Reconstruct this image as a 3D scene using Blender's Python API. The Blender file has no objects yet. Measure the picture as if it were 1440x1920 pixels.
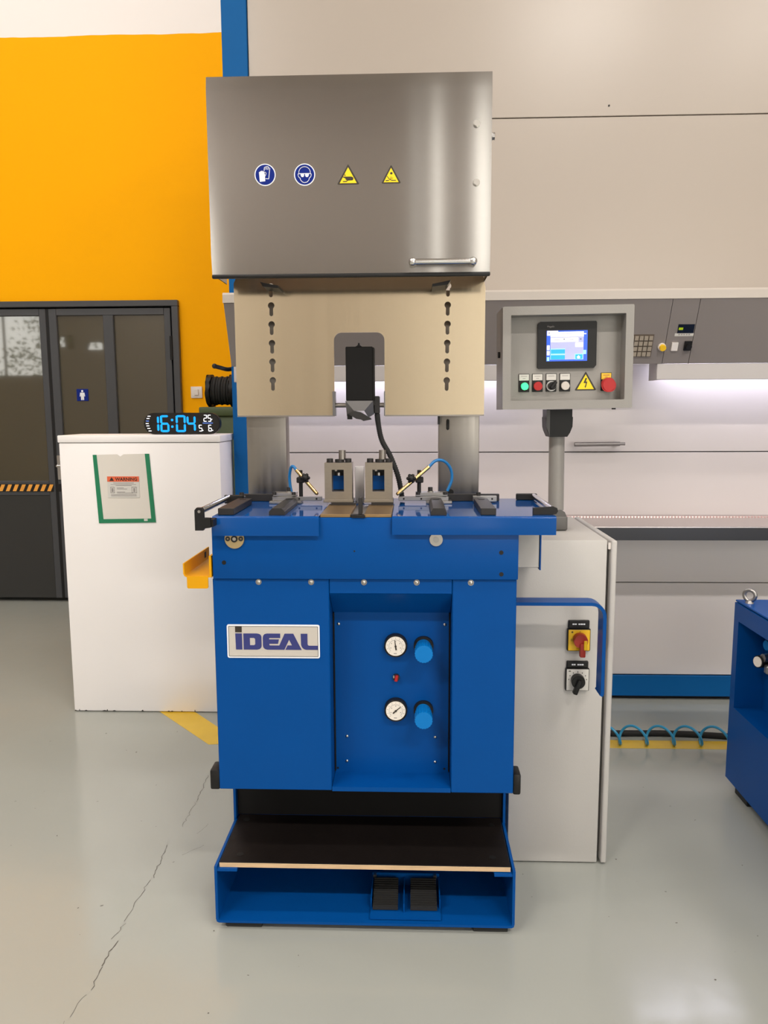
import bpy, bmesh, math, random
from mathutils import Vector, Matrix
random.seed(7)
C = bpy.context.scene.collection
sc = bpy.context.scene
# ------------------------------------------------------------------ camera
def rad(a): return math.radians(a)
PITCH, YAW, ROLL = rad(7.5), rad(2.1), .0045
Fv = Vector((-math.sin(YAW)*math.cos(PITCH), math.cos(YAW)*math.cos(PITCH), -math.sin(PITCH)))
R0 = Vector((math.cos(YAW), math.sin(YAW), 0)); U0 = R0.cross(Fv)
Rv = R0*math.cos(ROLL) - U0*math.sin(ROLL); Uv = U0*math.cos(ROLL) + R0*math.sin(ROLL)
cam_d = bpy.data.cameras.new('camera'); cam = bpy.data.objects.new('camera', cam_d); C.objects.link(cam)
M = Matrix((( Rv.x, Uv.x, -Fv.x, .05), (Rv.y, Uv.y, -Fv.y, -1.9), (Rv.z, Uv.z, -Fv.z, 1.35), (0, 0, 0, 1)))
cam.matrix_world = M
cam_d.sensor_fit = 'VERTICAL'; cam_d.sensor_height = 36; cam_d.lens = 1442/1920*36
cam_d.clip_start = .02; cam_d.clip_end = 100
sc.camera = cam
# ------------------------------------------------------------------ world, colour management, lights
w = bpy.data.worlds.new('world'); sc.world = w; w.use_nodes = True
bg = w.node_tree.nodes['Background']; bg.inputs[0].default_value = (1, .98, .90, 1); bg.inputs[1].default_value = 7.0
sc.view_settings.view_transform = 'Standard'; sc.view_settings.look = 'None'
sc.view_settings.gamma = 1; sc.view_settings.use_curve_mapping = False
sc.view_settings.exposure = -0.45
sc.cycles.use_denoising = True
sc.cycles.max_bounces = 8; sc.cycles.diffuse_bounces = 4; sc.cycles.glossy_bounces = 4
sc.cycles.sample_clamp_indirect = 8
WARM = (1.0, .94, .88)
def area(name, loc, rot, sx, sy, power, col):
    d = bpy.data.lights.new(name, 'AREA'); d.shape = 'RECTANGLE'; d.size = sx; d.size_y = sy
    d.energy = power; d.color = col
    o = bpy.data.objects.new(name, d); C.objects.link(o); o.location = loc; o.rotation_euler = rot
    return o
CEIL = 6.0
FIX = [(2.0, -4.5), (-2.75, -4.5), (-4.6, -4.5), (4.2, -4.5), (1.15, -1.3), (-1.75, -1.3), (-4.6, -1.3), (3.9, -1.3), (-4.6, 1.6), (-2.2, 1.8)]
FPOW = [230, 220, 180, 150, 60, 40, 55, 60, 60, 40]
for (x, y), pw in zip(FIX, FPOW):
    area('ceiling_light_lamp', (x, y, CEIL-.13), (0, 0, 0), 1.2, .26, pw, WARM)
# windows of the front wall (behind the camera): sky light enters; the last opening is added for fill
WIN = [(.05, .13, .5, 5.4), (.26, .39, .5, 5.4), (.72, .92, .5, 5.4), (-2.35, -2.12, .5, 3.4), (-8.8, -7.25, 2.05, 3.35), (-6.97, -6.62, 2.60, 2.85), (-6.38, -6.02, 2.54, 2.74), (1.9, 4.7, .02, 3.3)]
FY = -6.5
for (a, b, z0, z1) in WIN[:5]+WIN[7:]:      # light portals in the openings help sample the sky
    o = area('window_portal', ((a+b)/2, FY-.11, (z0+z1)/2), (rad(90), 0, 0), b-a, z1-z0, 1, (1, 1, 1)); o.data.cycles.is_portal = True
# the two tube lamps under the wall canopy
CANOPY_LAMPS = [(-.62, .60), (1.14, 2.35)]

# ------------------------------------------------------------------ materials
def srgb(r, g, b):
    f = lambda c: (c/255/12.92) if c/255 <= .04045 else ((c/255+.055)/1.055)**2.4
    return (f(r), f(g), f(b), 1)
MATS = {}
def mat(name, col, rough=.5, metal=0, emit=None, es=0, coat=0, noise=0, nscale=(8, 8, 8), bump=0, bscale=60, spec=.5, aniso=0, tangent=None, rnoise=0, alpha=None):
    m = bpy.data.materials.new(name); m.use_nodes = True; nt = m.node_tree; n = nt.nodes; l = nt.links
    p = n['Principled BSDF']
    if len(col) == 3: col = (*col, 1)
    p.inputs['Base Color'].default_value = col
    p.inputs['Roughness'].default_value = rough; p.inputs['Metallic'].default_value = metal
    p.inputs['Specular IOR Level'].default_value = spec
    if coat: p.inputs['Coat Weight'].default_value = coat; p.inputs['Coat Roughness'].default_value = .06
    if emit: p.inputs['Emission Color'].default_value = (*emit[:3], 1); p.inputs['Emission Strength'].default_value = es
    if alpha is not None: p.inputs['Alpha'].default_value = alpha
    tc = n.new('ShaderNodeTexCoord')
    mp = n.new('ShaderNodeMapping'); l.new(tc.outputs['Object'], mp.inputs[0]); mp.inputs['Scale'].default_value = nscale
    if noise or rnoise:
        t = n.new('ShaderNodeTexNoise'); t.inputs['Scale'].default_value = 1; t.inputs['Detail'].default_value = 5
        l.new(mp.outputs[0], t.inputs['Vector'])
    if noise:
        mx = n.new('ShaderNodeMix'); mx.data_type = 'RGBA'
        mx.inputs[6].default_value = tuple(c*(1-noise) for c in col[:3])+(1,)
        mx.inputs[7].default_value = tuple(min(1, c*(1+noise)) for c in col[:3])+(1,)
        l.new(t.outputs[0], mx.inputs[0]); l.new(mx.outputs[2], p.inputs['Base Color'])
    if rnoise:
        mr = n.new('ShaderNodeMapRange'); mr.inputs[1].default_value = .3; mr.inputs[2].default_value = .7
        mr.inputs[3].default_value = max(.01, rough-rnoise); mr.inputs[4].default_value = rough+rnoise
        l.new(t.outputs[0], mr.inputs[0]); l.new(mr.outputs[0], p.inputs['Roughness'])
    if bump:
        b = n.new('ShaderNodeBump'); b.inputs['Strength'].default_value = bump; b.inputs['Distance'].default_value = .002
        t2 = n.new('ShaderNodeTexNoise'); t2.inputs['Scale'].default_value = bscale; t2.inputs['Detail'].default_value = 3
        l.new(tc.outputs['Object'], t2.inputs['Vector']); l.new(t2.outputs[0], b.inputs['Height']); l.new(b.outputs[0], p.inputs['Normal'])
    if aniso:
        p.inputs['Anisotropic'].default_value = aniso
        cx = n.new('ShaderNodeCombineXYZ')
        for i in range(3): cx.inputs[i].default_value = tangent[i]
        l.new(cx.outputs[0], p.inputs['Tangent'])
    MATS[name] = m
    return m
BLUE = mat('blue_paint', (.0006, .061, .262), .34, noise=.05, bump=.06, bscale=260, spec=.12)
BLUE2 = mat('blue_booth_paint', (.004, .10, .31), .5, noise=.04, spec=.12)
BLUEF = mat('blue_fold_paint', (.0006, .061, .262), .14, spec=.25)
BLUEG = mat('blue_table_paint', (.0006, .066, .27), .06, spec=.8)
STEELH = mat('brushed_steel_hood', (.385, .362, .342), .165, 1, aniso=1.0, tangent=(0, 0, 1), rnoise=.008, nscale=(3, 60, 900), noise=.02)
STEELP = mat('brushed_steel_plate', (.52, .43, .305), .19, 1, aniso=.80, tangent=(1, 0, 0), rnoise=.012, nscale=(190, 20, 1.4), noise=.035)  # golden tone puts warm reflected light into the steel colour
STEELC = mat('column_steel', (.30, .275, .25), .42, 1, rnoise=.06, nscale=(90, 20, 3), noise=.07)
STEEL = mat('machined_steel', (.40, .385, .375), .34, 1)
CHROME = mat('polished_chrome', (.75, .74, .73), .12, 1)
ZINC = mat('zinc_screw', (.50, .48, .45), .3, 1)
BLOCK = mat('ground_steel_block', (.27, .235, .19), .45, .7, noise=.08, nscale=(60, 60, 200))
BRONZE = mat('copper_jaw', (.34, .225, .11), .38, .85, noise=.15, nscale=(30, 6, 30))
BRASS = mat('brass_rod', (.80, .55, .22), .22, 1)
BRASSD = mat('brass_disc', (.50, .38, .20), .42, .8)
DARKSTEEL = mat('blackened_steel', (.030, .028, .028), .42, .3, spec=.35)
BLACK = mat('black_plastic', (.009, .0085, .0085), .45, spec=.3)
BLACKM = mat('black_matt_sheet', (.008, .0075, .0075), .6, spec=.15)
RUBBER = mat('black_rubber', (.013, .013, .013), .75, bump=.2)
BOARDTOP = mat('phenolic_board_face', (.008, .006, .0055), .42, spec=.2, noise=.25, nscale=(30, 30, 30), bump=.12, bscale=180)
PLYA = mat('plywood_light_ply', (.66, .47, .28), .7, noise=.22, nscale=(18, 18, 160))
PLYB = mat('plywood_dark_ply', (.40, .25, .13), .7, noise=.22, nscale=(18, 18, 160))
GREYH = mat('grey_coat_darkened', (.275, .26, .24), .45, noise=.03, bump=.12, bscale=320)  # same grey as the cabinet, darkened to offset stronger light higher up
GREY = mat('light_grey_powder_coat', (.49, .47, .445), .45, noise=.03, bump=.12, bscale=320)
GREYD = mat('dark_grey_cap', (.10, .095, .09), .5)
GREYM = mat('mid_grey_fascia', (.21, .185, .175), .5, noise=.05, nscale=(2, 2, 2))
HEADG = mat('grey_bent_sheet', (.16, .155, .155), .4, .5, noise=.1)
UPPER_TONED = mat('wall_panel_upper_darkened', (.43, .375, .325), .28, noise=.02, nscale=(.8, .8, .8), bump=.05, bscale=12)  # warm lamp light put into the colour, darkened against the bright upper wall
LITP = mat('wall_panel_mid_darkened', (.53, .485, .475), .34, noise=.02, nscale=(.8, .8, .8))
LIPM = mat('lamp_shield_paint', (.46, .43, .42), .45)
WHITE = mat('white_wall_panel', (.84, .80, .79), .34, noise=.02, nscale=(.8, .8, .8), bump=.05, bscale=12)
CABW = mat('white_cabinet_paint', (.88, .85, .84), .42, noise=.02, nscale=(3, 3, 3))
LEDGE = mat('steel_ledge', (.58, .52, .505), .25, 1)
LEDGEF = mat('steel_ledge_front', (.05, .05, .054), .35, .9)  # darker than the top: the mirrored floor is put into the colour
YEL = mat('yellow_bracket_paint', (.68, .32, .001), .45, spec=.25)
GREEN = mat('dark_green_paint', (.055, .085, .030), .5, noise=.1)
GREENT = mat('green_tape', (.01, .20, .09), .4)
CLEAR = mat('clear_pocket_film', (.72, .68, .62), .18, alpha=1)
FRAME = mat('anthracite_door_paint', (.050, .052, .058), .4, noise=.05)
DARKPANEL = mat('anthracite_door_panel', (.024, .024, .023), .45, noise=.05)
PANE = mat('door_glass_room_tone', (.060, .050, .028), .03, spec=1, noise=.25, nscale=(.6, .6, .6), coat=.6)  # olive base stands in for the yellowish room mirrored in the glass
SWW = mat('white_switch_plastic', (.75, .70, .66), .35)
KEYB = mat('beige_key', (.33, .28, .22), .5)
KEYD = mat('brown_keypad_base', (.10, .075, .055), .5)
REDP = mat('red_plastic', (.42, .016, .016), .4, spec=.3)
REDD = mat('dark_red_plastic', (.38, .03, .018), .4)
YELP = mat('yellow_plastic', (.85, .52, .01), .4)
YELS = mat('yellow_sign', (.90, .66, .0), .5)
SIGNK = mat('black_print', (.025, .018, .012), .5)
SIGNB = mat('blue_sign', (.008, .022, .20), .5, spec=.1)
SIGNW = mat('white_print', (.80, .82, .86), .5)
PLATEW = mat('name_plate_face', (.58, .54, .49), .35, .2)
NAVY = mat('navy_lettering', (.028, .035, .17), .4)
PAPER = mat('paper_label', (.62, .60, .56), .7)
ORANGE = mat('orange_label', (.75, .13, .05), .6)
PRINTG = mat('grey_print', (.30, .28, .27), .7)
KNOBB = mat('sky_blue_knob', (.0, .165, .50), .45, spec=.25)
HOSEB = mat('blue_air_hose', (.01, .16, .42), .3)
HOSEL = mat('light_blue_coil_hose', (.03, .30, .55), .3)
DIALW = mat('dial_face', (.80, .74, .66), .5)
GLOWG = mat('green_lamp_lens', (.02, .5, .15), .3, emit=(.05, 1, .35), es=1.6)
LENSW = mat('clear_lens_button', (.55, .50, .45), .25)
SCR_BG = mat('screen_lavender', (.3, .3, .5), .3, emit=(.42, .45, .68), es=.9)
SCR_B = mat('screen_blue', (0, .05, .5), .3, emit=(.02, .12, .75), es=1)
SCR_C = mat('screen_azure', (0, .3, .8), .3, emit=(.0, .36, 1), es=1)
SCR_L = mat('screen_pale_blue', (.3, .6, .9), .3, emit=(.22, .62, 1), es=1)
SCR_W = mat('screen_white', (.8, .8, .8), .3, emit=(.95, .88, .98), es=1)
SCR_D = mat('screen_grey', (.1, .1, .15), .3, emit=(.10, .10, .16), es=1)
LEDC = mat('cyan_led_digit', (0, .3, .8), .3, emit=(.0, .34, 1), es=1.1)
LEDW = mat('white_led_digit', (.8, .8, .8), .3, emit=(.9, .93, 1), es=1.1)
LEDD = mat('blue_led_line', (.1, .2, .6), .3, emit=(.10, .22, .75), es=1)
LEDY = mat('yellow_green_led', (.2, .3, 0), .3, emit=(.25, .30, .0), es=1)
CLOCKF = mat('gloss_black_clock_face', (.006, .006, .006), .12, spec=.6)
TUBE = mat('cool_white_tube', (1, 1, 1), .5, emit=(.80, .82, 1), es=22)
TUBEW = mat('ceiling_diffuser', (1, 1, 1), .5, emit=WARM, es=7)
DARKVOID = mat('dark_interior', (.01, .012, .018), .5)
EDGEK = mat('dark_seam', (.035, .03, .028), .7)
LINEY = mat('yellow_floor_paint', (.72, .47, .035), .3, noise=.08, nscale=(14, 14, 14))
CRACK = mat('floor_crack_dirt', (.10, .09, .075), .8)
LEAF = mat('tree_leaf', (.030, .058, .004), .6, noise=.3)
BARK = mat('tree_bark', (.06, .045, .03), .8)
CEILM = mat('ceiling_paint', (.62, .58, .54), .8)
OUTW = mat('interior_wall_paint', (.42, .395, .37), .7)

def floor_material():
    m = bpy.data.materials.new('epoxy_floor'); m.use_nodes = True; nt = m.node_tree; n = nt.nodes; l = nt.links
    p = n['Principled BSDF']; tc = n.new('ShaderNodeTexCoord')
    def noise(s, d, rough=.5):
        t = n.new('ShaderNodeTexNoise'); t.inputs['Scale'].default_value = s; t.inputs['Detail'].default_value = d
        t.inputs['Roughness'].default_value = rough
        l.new(tc.outputs['Object'], t.inputs['Vector']); return t
    big = noise(.9, 3); mid = noise(7, 5)
    a = n.new('ShaderNodeMix'); a.data_type = 'RGBA'
    a.inputs[6].default_value = (.325, .338, .308, 1); a.inputs[7].default_value = (.375, .385, .35, 1)
    l.new(big.outputs[0], a.inputs[0])
    # small dark specks and scuffs
    v = n.new('ShaderNodeTexVoronoi'); v.inputs['Scale'].default_value = 7.5; v.inputs['Randomness'].default_value = 1
    l.new(tc.outputs['Object'], v.inputs['Vector'])
    wn = noise(160, 2); add = n.new('ShaderNodeMath'); add.operation = 'MULTIPLY_ADD'
    add.inputs[1].default_value = .05; l.new(wn.outputs[0], add.inputs[0]); l.new(v.outputs['Distance'], add.inputs[2])
    sp = n.new('ShaderNodeMapRange'); sp.inputs[1].default_value = .045; sp.inputs[2].default_value = .06
    sp.inputs[3].default_value = 1; sp.inputs[4].default_value = 0; l.new(add.outputs[0], sp.inputs[0])
    gate = n.new('ShaderNodeMath'); gate.operation = 'GREATER_THAN'; gate.inputs[1].default_value = .45
    sepc = n.new('ShaderNodeSeparateColor'); l.new(v.outputs['Color'], sepc.inputs[0]); l.new(sepc.outputs[0], gate.inputs[0])
    mul = n.new('ShaderNodeMath'); mul.operation = 'MULTIPLY'; l.new(sp.outputs[0], mul.inputs[0]); l.new(gate.outputs[0], mul.inputs[1])
    m2 = n.new('ShaderNodeMath'); m2.operation = 'MULTIPLY'; m2.inputs[1].default_value = .75; l.new(mul.outputs[0], m2.inputs[0])
    b = n.new('ShaderNodeMix'); b.data_type = 'RGBA'; b.inputs[7].default_value = (.10, .095, .085, 1)
    l.new(m2.outputs[0], b.inputs[0]); l.new(a.outputs[2], b.inputs[6]); l.new(b.outputs[2], p.inputs['Base Color'])
    mr = n.new('ShaderNodeMapRange'); mr.inputs[1].default_value = .3; mr.inputs[2].default_value = .7
    mr.inputs[3].default_value = .10; mr.inputs[4].default_value = .20
    l.new(mid.outputs[0], mr.inputs[0]); l.new(mr.outputs[0], p.inputs['Roughness'])
    bp = n.new('ShaderNodeBump'); bp.inputs['Strength'].default_value = .12; bp.inputs['Distance'].default_value = .004
    fb = noise(14, 4); l.new(fb.outputs[0], bp.inputs['Height']); l.new(bp.outputs[0], p.inputs['Normal'])
    p.inputs['Specular IOR Level'].default_value = .5
    return m
FLOOR = floor_material()
def leftwall_material():
    m = bpy.data.materials.new('two_tone_wall_paint'); m.use_nodes = True; nt = m.node_tree; n = nt.nodes; l = nt.links
    p = n['Principled BSDF']; tc = n.new('ShaderNodeTexCoord'); s = n.new('ShaderNodeSeparateXYZ')
    l.new(tc.outputs['Object'], s.inputs[0])
    nz = n.new('ShaderNodeTexNoise'); nz.inputs['Scale'].default_value = 2.5; nz.inputs['Detail'].default_value = 3
    l.new(tc.outputs['Object'], nz.inputs['Vector'])
    ma = n.new('ShaderNodeMath'); ma.operation = 'MULTIPLY_ADD'; ma.inputs[1].default_value = .03
    l.new(nz.outputs[0], ma.inputs[0]); l.new(s.outputs['Z'], ma.inputs[2])
    gt = n.new('ShaderNodeMath'); gt.operation = 'GREATER_THAN'; gt.inputs[1].default_value = 3.805; l.new(ma.outputs[0], gt.inputs[0])
    mx = n.new('ShaderNodeMix'); mx.data_type = 'RGBA'; mx.inputs[6].default_value = (.95, .42, .0, 1); mx.inputs[7].default_value = (.86, .82, .80, 1)
    l.new(gt.outputs[0], mx.inputs[0]); l.new(mx.outputs[2], p.inputs['Base Color']); p.inputs['Roughness'].default_value = .6; p.inputs['Specular IOR Level'].default_value = .08
    return m
LWALL = leftwall_material()

# ------------------------------------------------------------------ mesh helpers
class B:
    def __init__(s, o=(0, 0, 0)): s.bm = bmesh.new(); s.o = Vector(o)
    def _v(s, co): return s.bm.verts.new(Vector(co) - s.o)
    def box(s, x0, x1, y0, y1, z0, z1, bev=0, seg=2):
        r = bmesh.ops.create_cube(s.bm, size=1)
        vs = r['verts']; c = Vector(((x0+x1)/2, (y0+y1)/2, (z0+z1)/2))
        for v in vs: v.co = Vector((v.co.x*(x1-x0), v.co.y*(y1-y0), v.co.z*(z1-z0))) + c - s.o
        if bev:
            es = list({e for v in vs for e in v.link_edges})
            bmesh.ops.bevel(s.bm, geom=es, offset=bev, segments=seg, affect='EDGES', profile=.5)
        return s
    def cyl(s, p0, p1, r, seg=24, r2=None, bev=0):
        p0, p1 = Vector(p0), Vector(p1); d = p1-p0; r2 = r if r2 is None else r2
        q = d.to_track_quat('Z', 'Y').to_matrix()
        res = bmesh.ops.create_cone(s.bm, cap_ends=True, segments=seg, radius1=r, radius2=r2, depth=d.length)
        for v in res['verts']: v.co = q @ v.co + (p0+p1)/2 - s.o
        if bev:
            es = [e for e in {e for v in res['verts'] for e in v.link_edges} if any(len(f.verts) > 4 for f in e.link_faces)]
            bmesh.ops.bevel(s.bm, geom=es, offset=bev, segments=2, affect='EDGES')
        return s
    def sph(s, c, r, sx=1, sy=1, sz=1, u=20, v=12):
        res = bmesh.ops.create_uvsphere(s.bm, u_segments=u, v_segments=v, radius=r)
        for q in res['verts']: q.co = Vector((q.co.x*sx, q.co.y*sy, q.co.z*sz)) + Vector(c) - s.o
        return s
    def tube(s, pts, r, seg=12, cap=True):
        pts = [Vector(p) for p in pts]; rings = []; up = Vector((0, 0, 1)); n = len(pts)
        t0 = (pts[1]-pts[0]).normalized(); ref = up if abs(t0.dot(up)) < .9 else Vector((1, 0, 0))
        nrm = (ref - t0*ref.dot(t0)).normalized()
        for i, p in enumerate(pts):
            t = (pts[min(i+1, n-1)]-pts[max(i-1, 0)]).normalized()
            nrm = (nrm - t*nrm.dot(t)).normalized(); bi = t.cross(nrm)
            rings.append([s._v(p + (nrm*math.cos(a)+bi*math.sin(a))*r) for a in [2*math.pi*k/seg for k in range(seg)]])
        for a, b in zip(rings, rings[1:]):
            for k in range(seg): s.bm.faces.new((a[k], a[(k+1) % seg], b[(k+1) % seg], b[k]))
        if cap: s.bm.faces.new(rings[0][::-1]); s.bm.faces.new(rings[-1])
        return s
    def prism(s, pts, axis, a0, a1):
        """polygon pts in the plane across axis, extruded a0..a1; axis 'x': pts (y,z), 'y': (x,z), 'z': (x,y)"""
        def co(p, a): return {'x': (a, p[0], p[1]), 'y': (p[0], a, p[1]), 'z': (p[0], p[1], a)}[axis]
        f0 = [s._v(co(p, a0)) for p in pts]; f1 = [s._v(co(p, a1)) for p in pts]; n = len(pts)
        s.bm.faces.new(f0); s.bm.faces.new(f1[::-1])
        for k in range(n): s.bm.faces.new((f0[k], f1[k], f1[(k+1) % n], f0[(k+1) % n]))
        return s
    def sheet(s, pts, axis, a0, a1, th):
        """bent sheet: open polyline in the plane across axis, with thickness"""
        P2 = [Vector(p) for p in pts]; n = len(P2); off = []
        for i in range(n):
            d1 = (P2[i]-P2[i-1]).normalized() if i else None; d2 = (P2[i+1]-P2[i]).normalized() if i < n-1 else None
            d = (d1+d2).normalized() if d1 and d2 else (d1 or d2)
            nn = Vector((-d.y, d.x)); k = 1
            if d1 and d2: k = 1/max(.4, nn.dot(Vector((-d1.y, d1.x))))
            off.append(P2[i]+nn*th*k)
        return s.prism([tuple(p) for p in P2]+[tuple(p) for p in reversed(off)], axis, a0, a1)
    def ring(s, c, r0, r1, y0, y1, seg=32):
        """annulus facing -Y between y0 (front) and y1"""
        vs = []
        for (r, y) in ((r1, y1), (r1, y0), (r0, y0), (r0, y1)):
            vs.append([s._v((c[0]+r*math.cos(2*math.pi*k/seg), y, c[1]+r*math.sin(2*math.pi*k/seg))) for k in range(seg)])
        for i in range(4):
            a, b = vs[i], vs[(i+1) % 4]
            for k in range(seg): s.bm.faces.new((a[k], a[(k+1) % seg], b[(k+1) % seg], b[k]))
        return s
    def rot(s, axis, ang, piv):
        bmesh.ops.rotate(s.bm, verts=s.bm.verts, cent=Vector(piv)-s.o, matrix=Matrix.Rotation(ang, 3, axis)); return s
    def mesh(s, name):
        bmesh.ops.recalc_face_normals(s.bm, faces=s.bm.faces)
        me = bpy.data.meshes.new(name); s.bm.to_mesh(me); s.bm.free(); return me
    def build(s, name, m, parent=None, smooth=35, label=None):
        me = s.mesh(name); me.materials.append(m)
        me.polygons.foreach_set('use_smooth', [True]*len(me.polygons))
        bmx = bmesh.new(); bmx.from_mesh(me); lim = rad(smooth)
        for e in bmx.edges:
            if len(e.link_faces) == 2 and e.calc_face_angle(0) > lim: e.smooth = False
        bmx.to_mesh(me); bmx.free()
        o = bpy.data.objects.new(name, me); C.objects.link(o)
        if parent: o.parent = parent
        else: o.location = s.o
        if label: o['label'] = label
        return o
def tag(o, label=None, cat=None, group=None, kind=None):
    if label: o['label'] = label
    if cat: o['category'] = cat
    if group: o['group'] = group
    if kind: o['kind'] = kind
    return o
def thing(name, loc, label, cat, group=None):
    o = bpy.data.objects.new(name, None); C.objects.link(o); o.location = loc; o.empty_display_size = .05
    return tag(o, label, cat, group)
def struct(o): o['kind'] = 'structure'; return o
def inst(src, loc_delta, parent=None, rot=None):
    c = src.copy(); C.objects.link(c)
    if parent: c.parent = parent
    c.location = Vector(src.location) + Vector(loc_delta)
    return c
def circ(cx, cz, r, n=24, a0=0, a1=360): return [(cx+r*math.cos(rad(a0+(a1-a0)*k/n)), cz+r*math.sin(rad(a0+(a1-a0)*k/n))) for k in range(n if a1-a0 == 360 else n+1)]
def rrect(x0, x1, z0, z1, r, n=5, corners=(1, 1, 1, 1)):
    pts = []
    for (cx, cz, a, c) in ((x1-r, z1-r, 0, corners[0]), (x0+r, z1-r, 90, corners[1]), (x0+r, z0+r, 180, corners[2]), (x1-r, z0+r, 270, corners[3])):
        if c: pts += [(cx+r*math.cos(rad(a+90*k/n)), cz+r*math.sin(rad(a+90*k/n))) for k in range(n+1)]
        else: pts.append((cx+r*(1 if a in (0, 270) else -1), cz+r*(1 if a in (0, 90) else -1)))
    return pts
def to_mesh(curve_data, name):
    tmp = bpy.data.objects.new('tmp', curve_data); C.objects.link(tmp)
    dg = bpy.context.evaluated_depsgraph_get(); me = bpy.data.meshes.new_from_object(tmp.evaluated_get(dg))
    bpy.data.objects.remove(tmp); me.name = name; return me
def cut(name, outer, holes, y0, y1, m, parent, o=(0, 0, 0), label=None):
    """flat plate in the XZ plane with real holes, front at y0"""
    cu = bpy.data.curves.new(name, 'CURVE'); cu.dimensions = '2D'; cu.fill_mode = 'BOTH'; cu.extrude = abs(y1-y0)/2
    for pts in [outer]+list(holes):
        sp = cu.splines.new('POLY'); sp.points.add(len(pts)-1); sp.use_cyclic_u = True
        for k, p in enumerate(pts): sp.points[k].co = (p[0], p[1], 0, 1)
    me = to_mesh(cu, name)
    me.transform(Matrix.Translation((-o[0], (y0+y1)/2-o[1], -o[2])) @ Matrix.Rotation(rad(90), 4, 'X'))
    me.materials.clear(); me.materials.append(m)
    ob = bpy.data.objects.new(name, me); C.objects.link(ob)
    if parent: ob.parent = parent
    else: ob.location = o
    if label: ob['label'] = label
    return ob
def text(name, s, size, x, z, y, m, parent, o=(0, 0, 0), align='LEFT', ext=.0003, sx=1, bold=0, label=None):
    cu = bpy.data.curves.new(name, 'FONT'); cu.body = s; cu.size = size; cu.extrude = ext; cu.align_x = align; cu.offset = bold
    cu.resolution_u = 3
    me = to_mesh(cu, name)
    me.transform(Matrix.Translation((x-o[0], y-o[1], z-o[2])) @ Matrix.Rotation(rad(90), 4, 'X') @ Matrix.Scale(sx, 4, (1, 0, 0)))
    me.materials.clear(); me.materials.append(m)
    ob = bpy.data.objects.new(name, me); C.objects.link(ob); ob.parent = parent
    if label: ob['label'] = label
    return ob
def bezier(P0, P1, P2, P3, n=16):
    P0, P1, P2, P3 = map(Vector, (P0, P1, P2, P3))
    return [P0*(1-t)**3+P1*3*t*(1-t)**2+P2*3*t*t*(1-t)+P3*t**3 for t in [k/n for k in range(n+1)]]
def catmull(pts, n=8):
    P = [Vector(p) for p in pts]; P = [P[0]*2-P[1]]+P+[P[-1]*2-P[-2]]; out = []
    for i in range(1, len(P)-2):
        for k in range(n):
            t = k/n; out.append(.5*((2*P[i])+(-P[i-1]+P[i+1])*t+(2*P[i-1]-5*P[i]+4*P[i+1]-P[i+2])*t*t+(-P[i-1]+3*P[i]-3*P[i+1]+P[i+2])*t**3))
    out.append(P[-2]); return out

# ================================================================== THE SETTING
fl = struct(B().box(-9.2, 5.2, FY-.1, 3.6, -.12, 0).build('floor', FLOOR))
bl = B()
def ribbon(b, pts, wd, z=.0006):
    for i in range(len(pts)-1):
        p, q = Vector(pts[i]), Vector(pts[i+1]); d = (q-p)
        if d.length < 1e-5: continue
        n = Vector((-d.y, d.x)).normalized()*wd*random.uniform(.35, 1)*.5
        n2 = Vector((-d.y, d.x)).normalized()*wd*random.uniform(.35, 1)*.5
        vs = [b._v((*(p-n), z)), b._v((*(p+n), z)), b._v((*(q+n2), z)), b._v((*(q-n2), z))]
        b.bm.faces.new(vs)
# yellow marking: runs behind the machine and bends away to the left under the white cabinet
b = B().box(-.69, 2.4, 1.075, 1.15, .0002, .0010)
b.prism([(-.70, 1.075), (-.78, 1.065), (-1.60, 1.95), (-1.48, 2.02), (-.72, 1.165), (-.69, 1.15)], 'z', .0002, .0010)
b.prism([(-.70, 1.075), (-.70, 1.15), (-.69, 1.15), (-.69, 1.075)], 'z', .0002, .0010)
b.build('floor_marking', LINEY, fl, label='yellow painted line on the grey floor')
cr = B(); random.seed(11)
segs = [((-.712, .80), (-.700, .60), .0022), ((-.702, .60), (-.703, .44), .0016), ((-.715, .33), (-.706, .16), .0024), ((-.712, .15), (-.716, -.03), .0020),
        ((-.714, -.04), (-.722, -.10), .0022), ((-.708, -.11), (-.712, -.20), .0035), ((-.712, -.20), (-.705, -.28), .0028), ((-.712, -.29), (-.722, -.36), .0015), ((-.725, -.37), (-.735, -.43), .0010), ((-.655, .28), (-.600, .335), .0014), ((-.64, .40), (-.62, .46), .0010)]
for (a, c, wd) in segs:
    a, c = Vector(a), Vector(c); n = max(4, int((c-a).length/.012)); pts = []
    for k in range(n+1): pts.append(tuple(a.lerp(c, k/n)+Vector((random.uniform(-.004, .004), random.uniform(-.003, .003)))))
    ribbon(cr, pts, wd)
cr.build('floor_crack', CRACK, fl, label='long thin crack running towards the camera')
sp = B(); random.seed(5)
for k in range(110):   # paint chips and scuffs
    x, y = random.uniform(-1.5, 1.2), random.uniform(-.62, 1.3)
    r = random.uniform(.0012, .0050); a0 = random.uniform(0, 3); el = random.uniform(.3, 1)
    pts = []
    for j in range(7):
        t = j/7*6.283; rr = r*random.uniform(.6, 1.1); px, py = rr*math.cos(t), rr*math.sin(t)*el
        pts.append((x+px*math.cos(a0)-py*math.sin(a0), y+px*math.sin(a0)+py*math.cos(a0)))
    sp.bm.faces.new([sp._v((*p, .0007)) for p in pts])
o = sp.build('paint_chip', CRACK, fl); o['kind'] = 'stuff'

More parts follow.
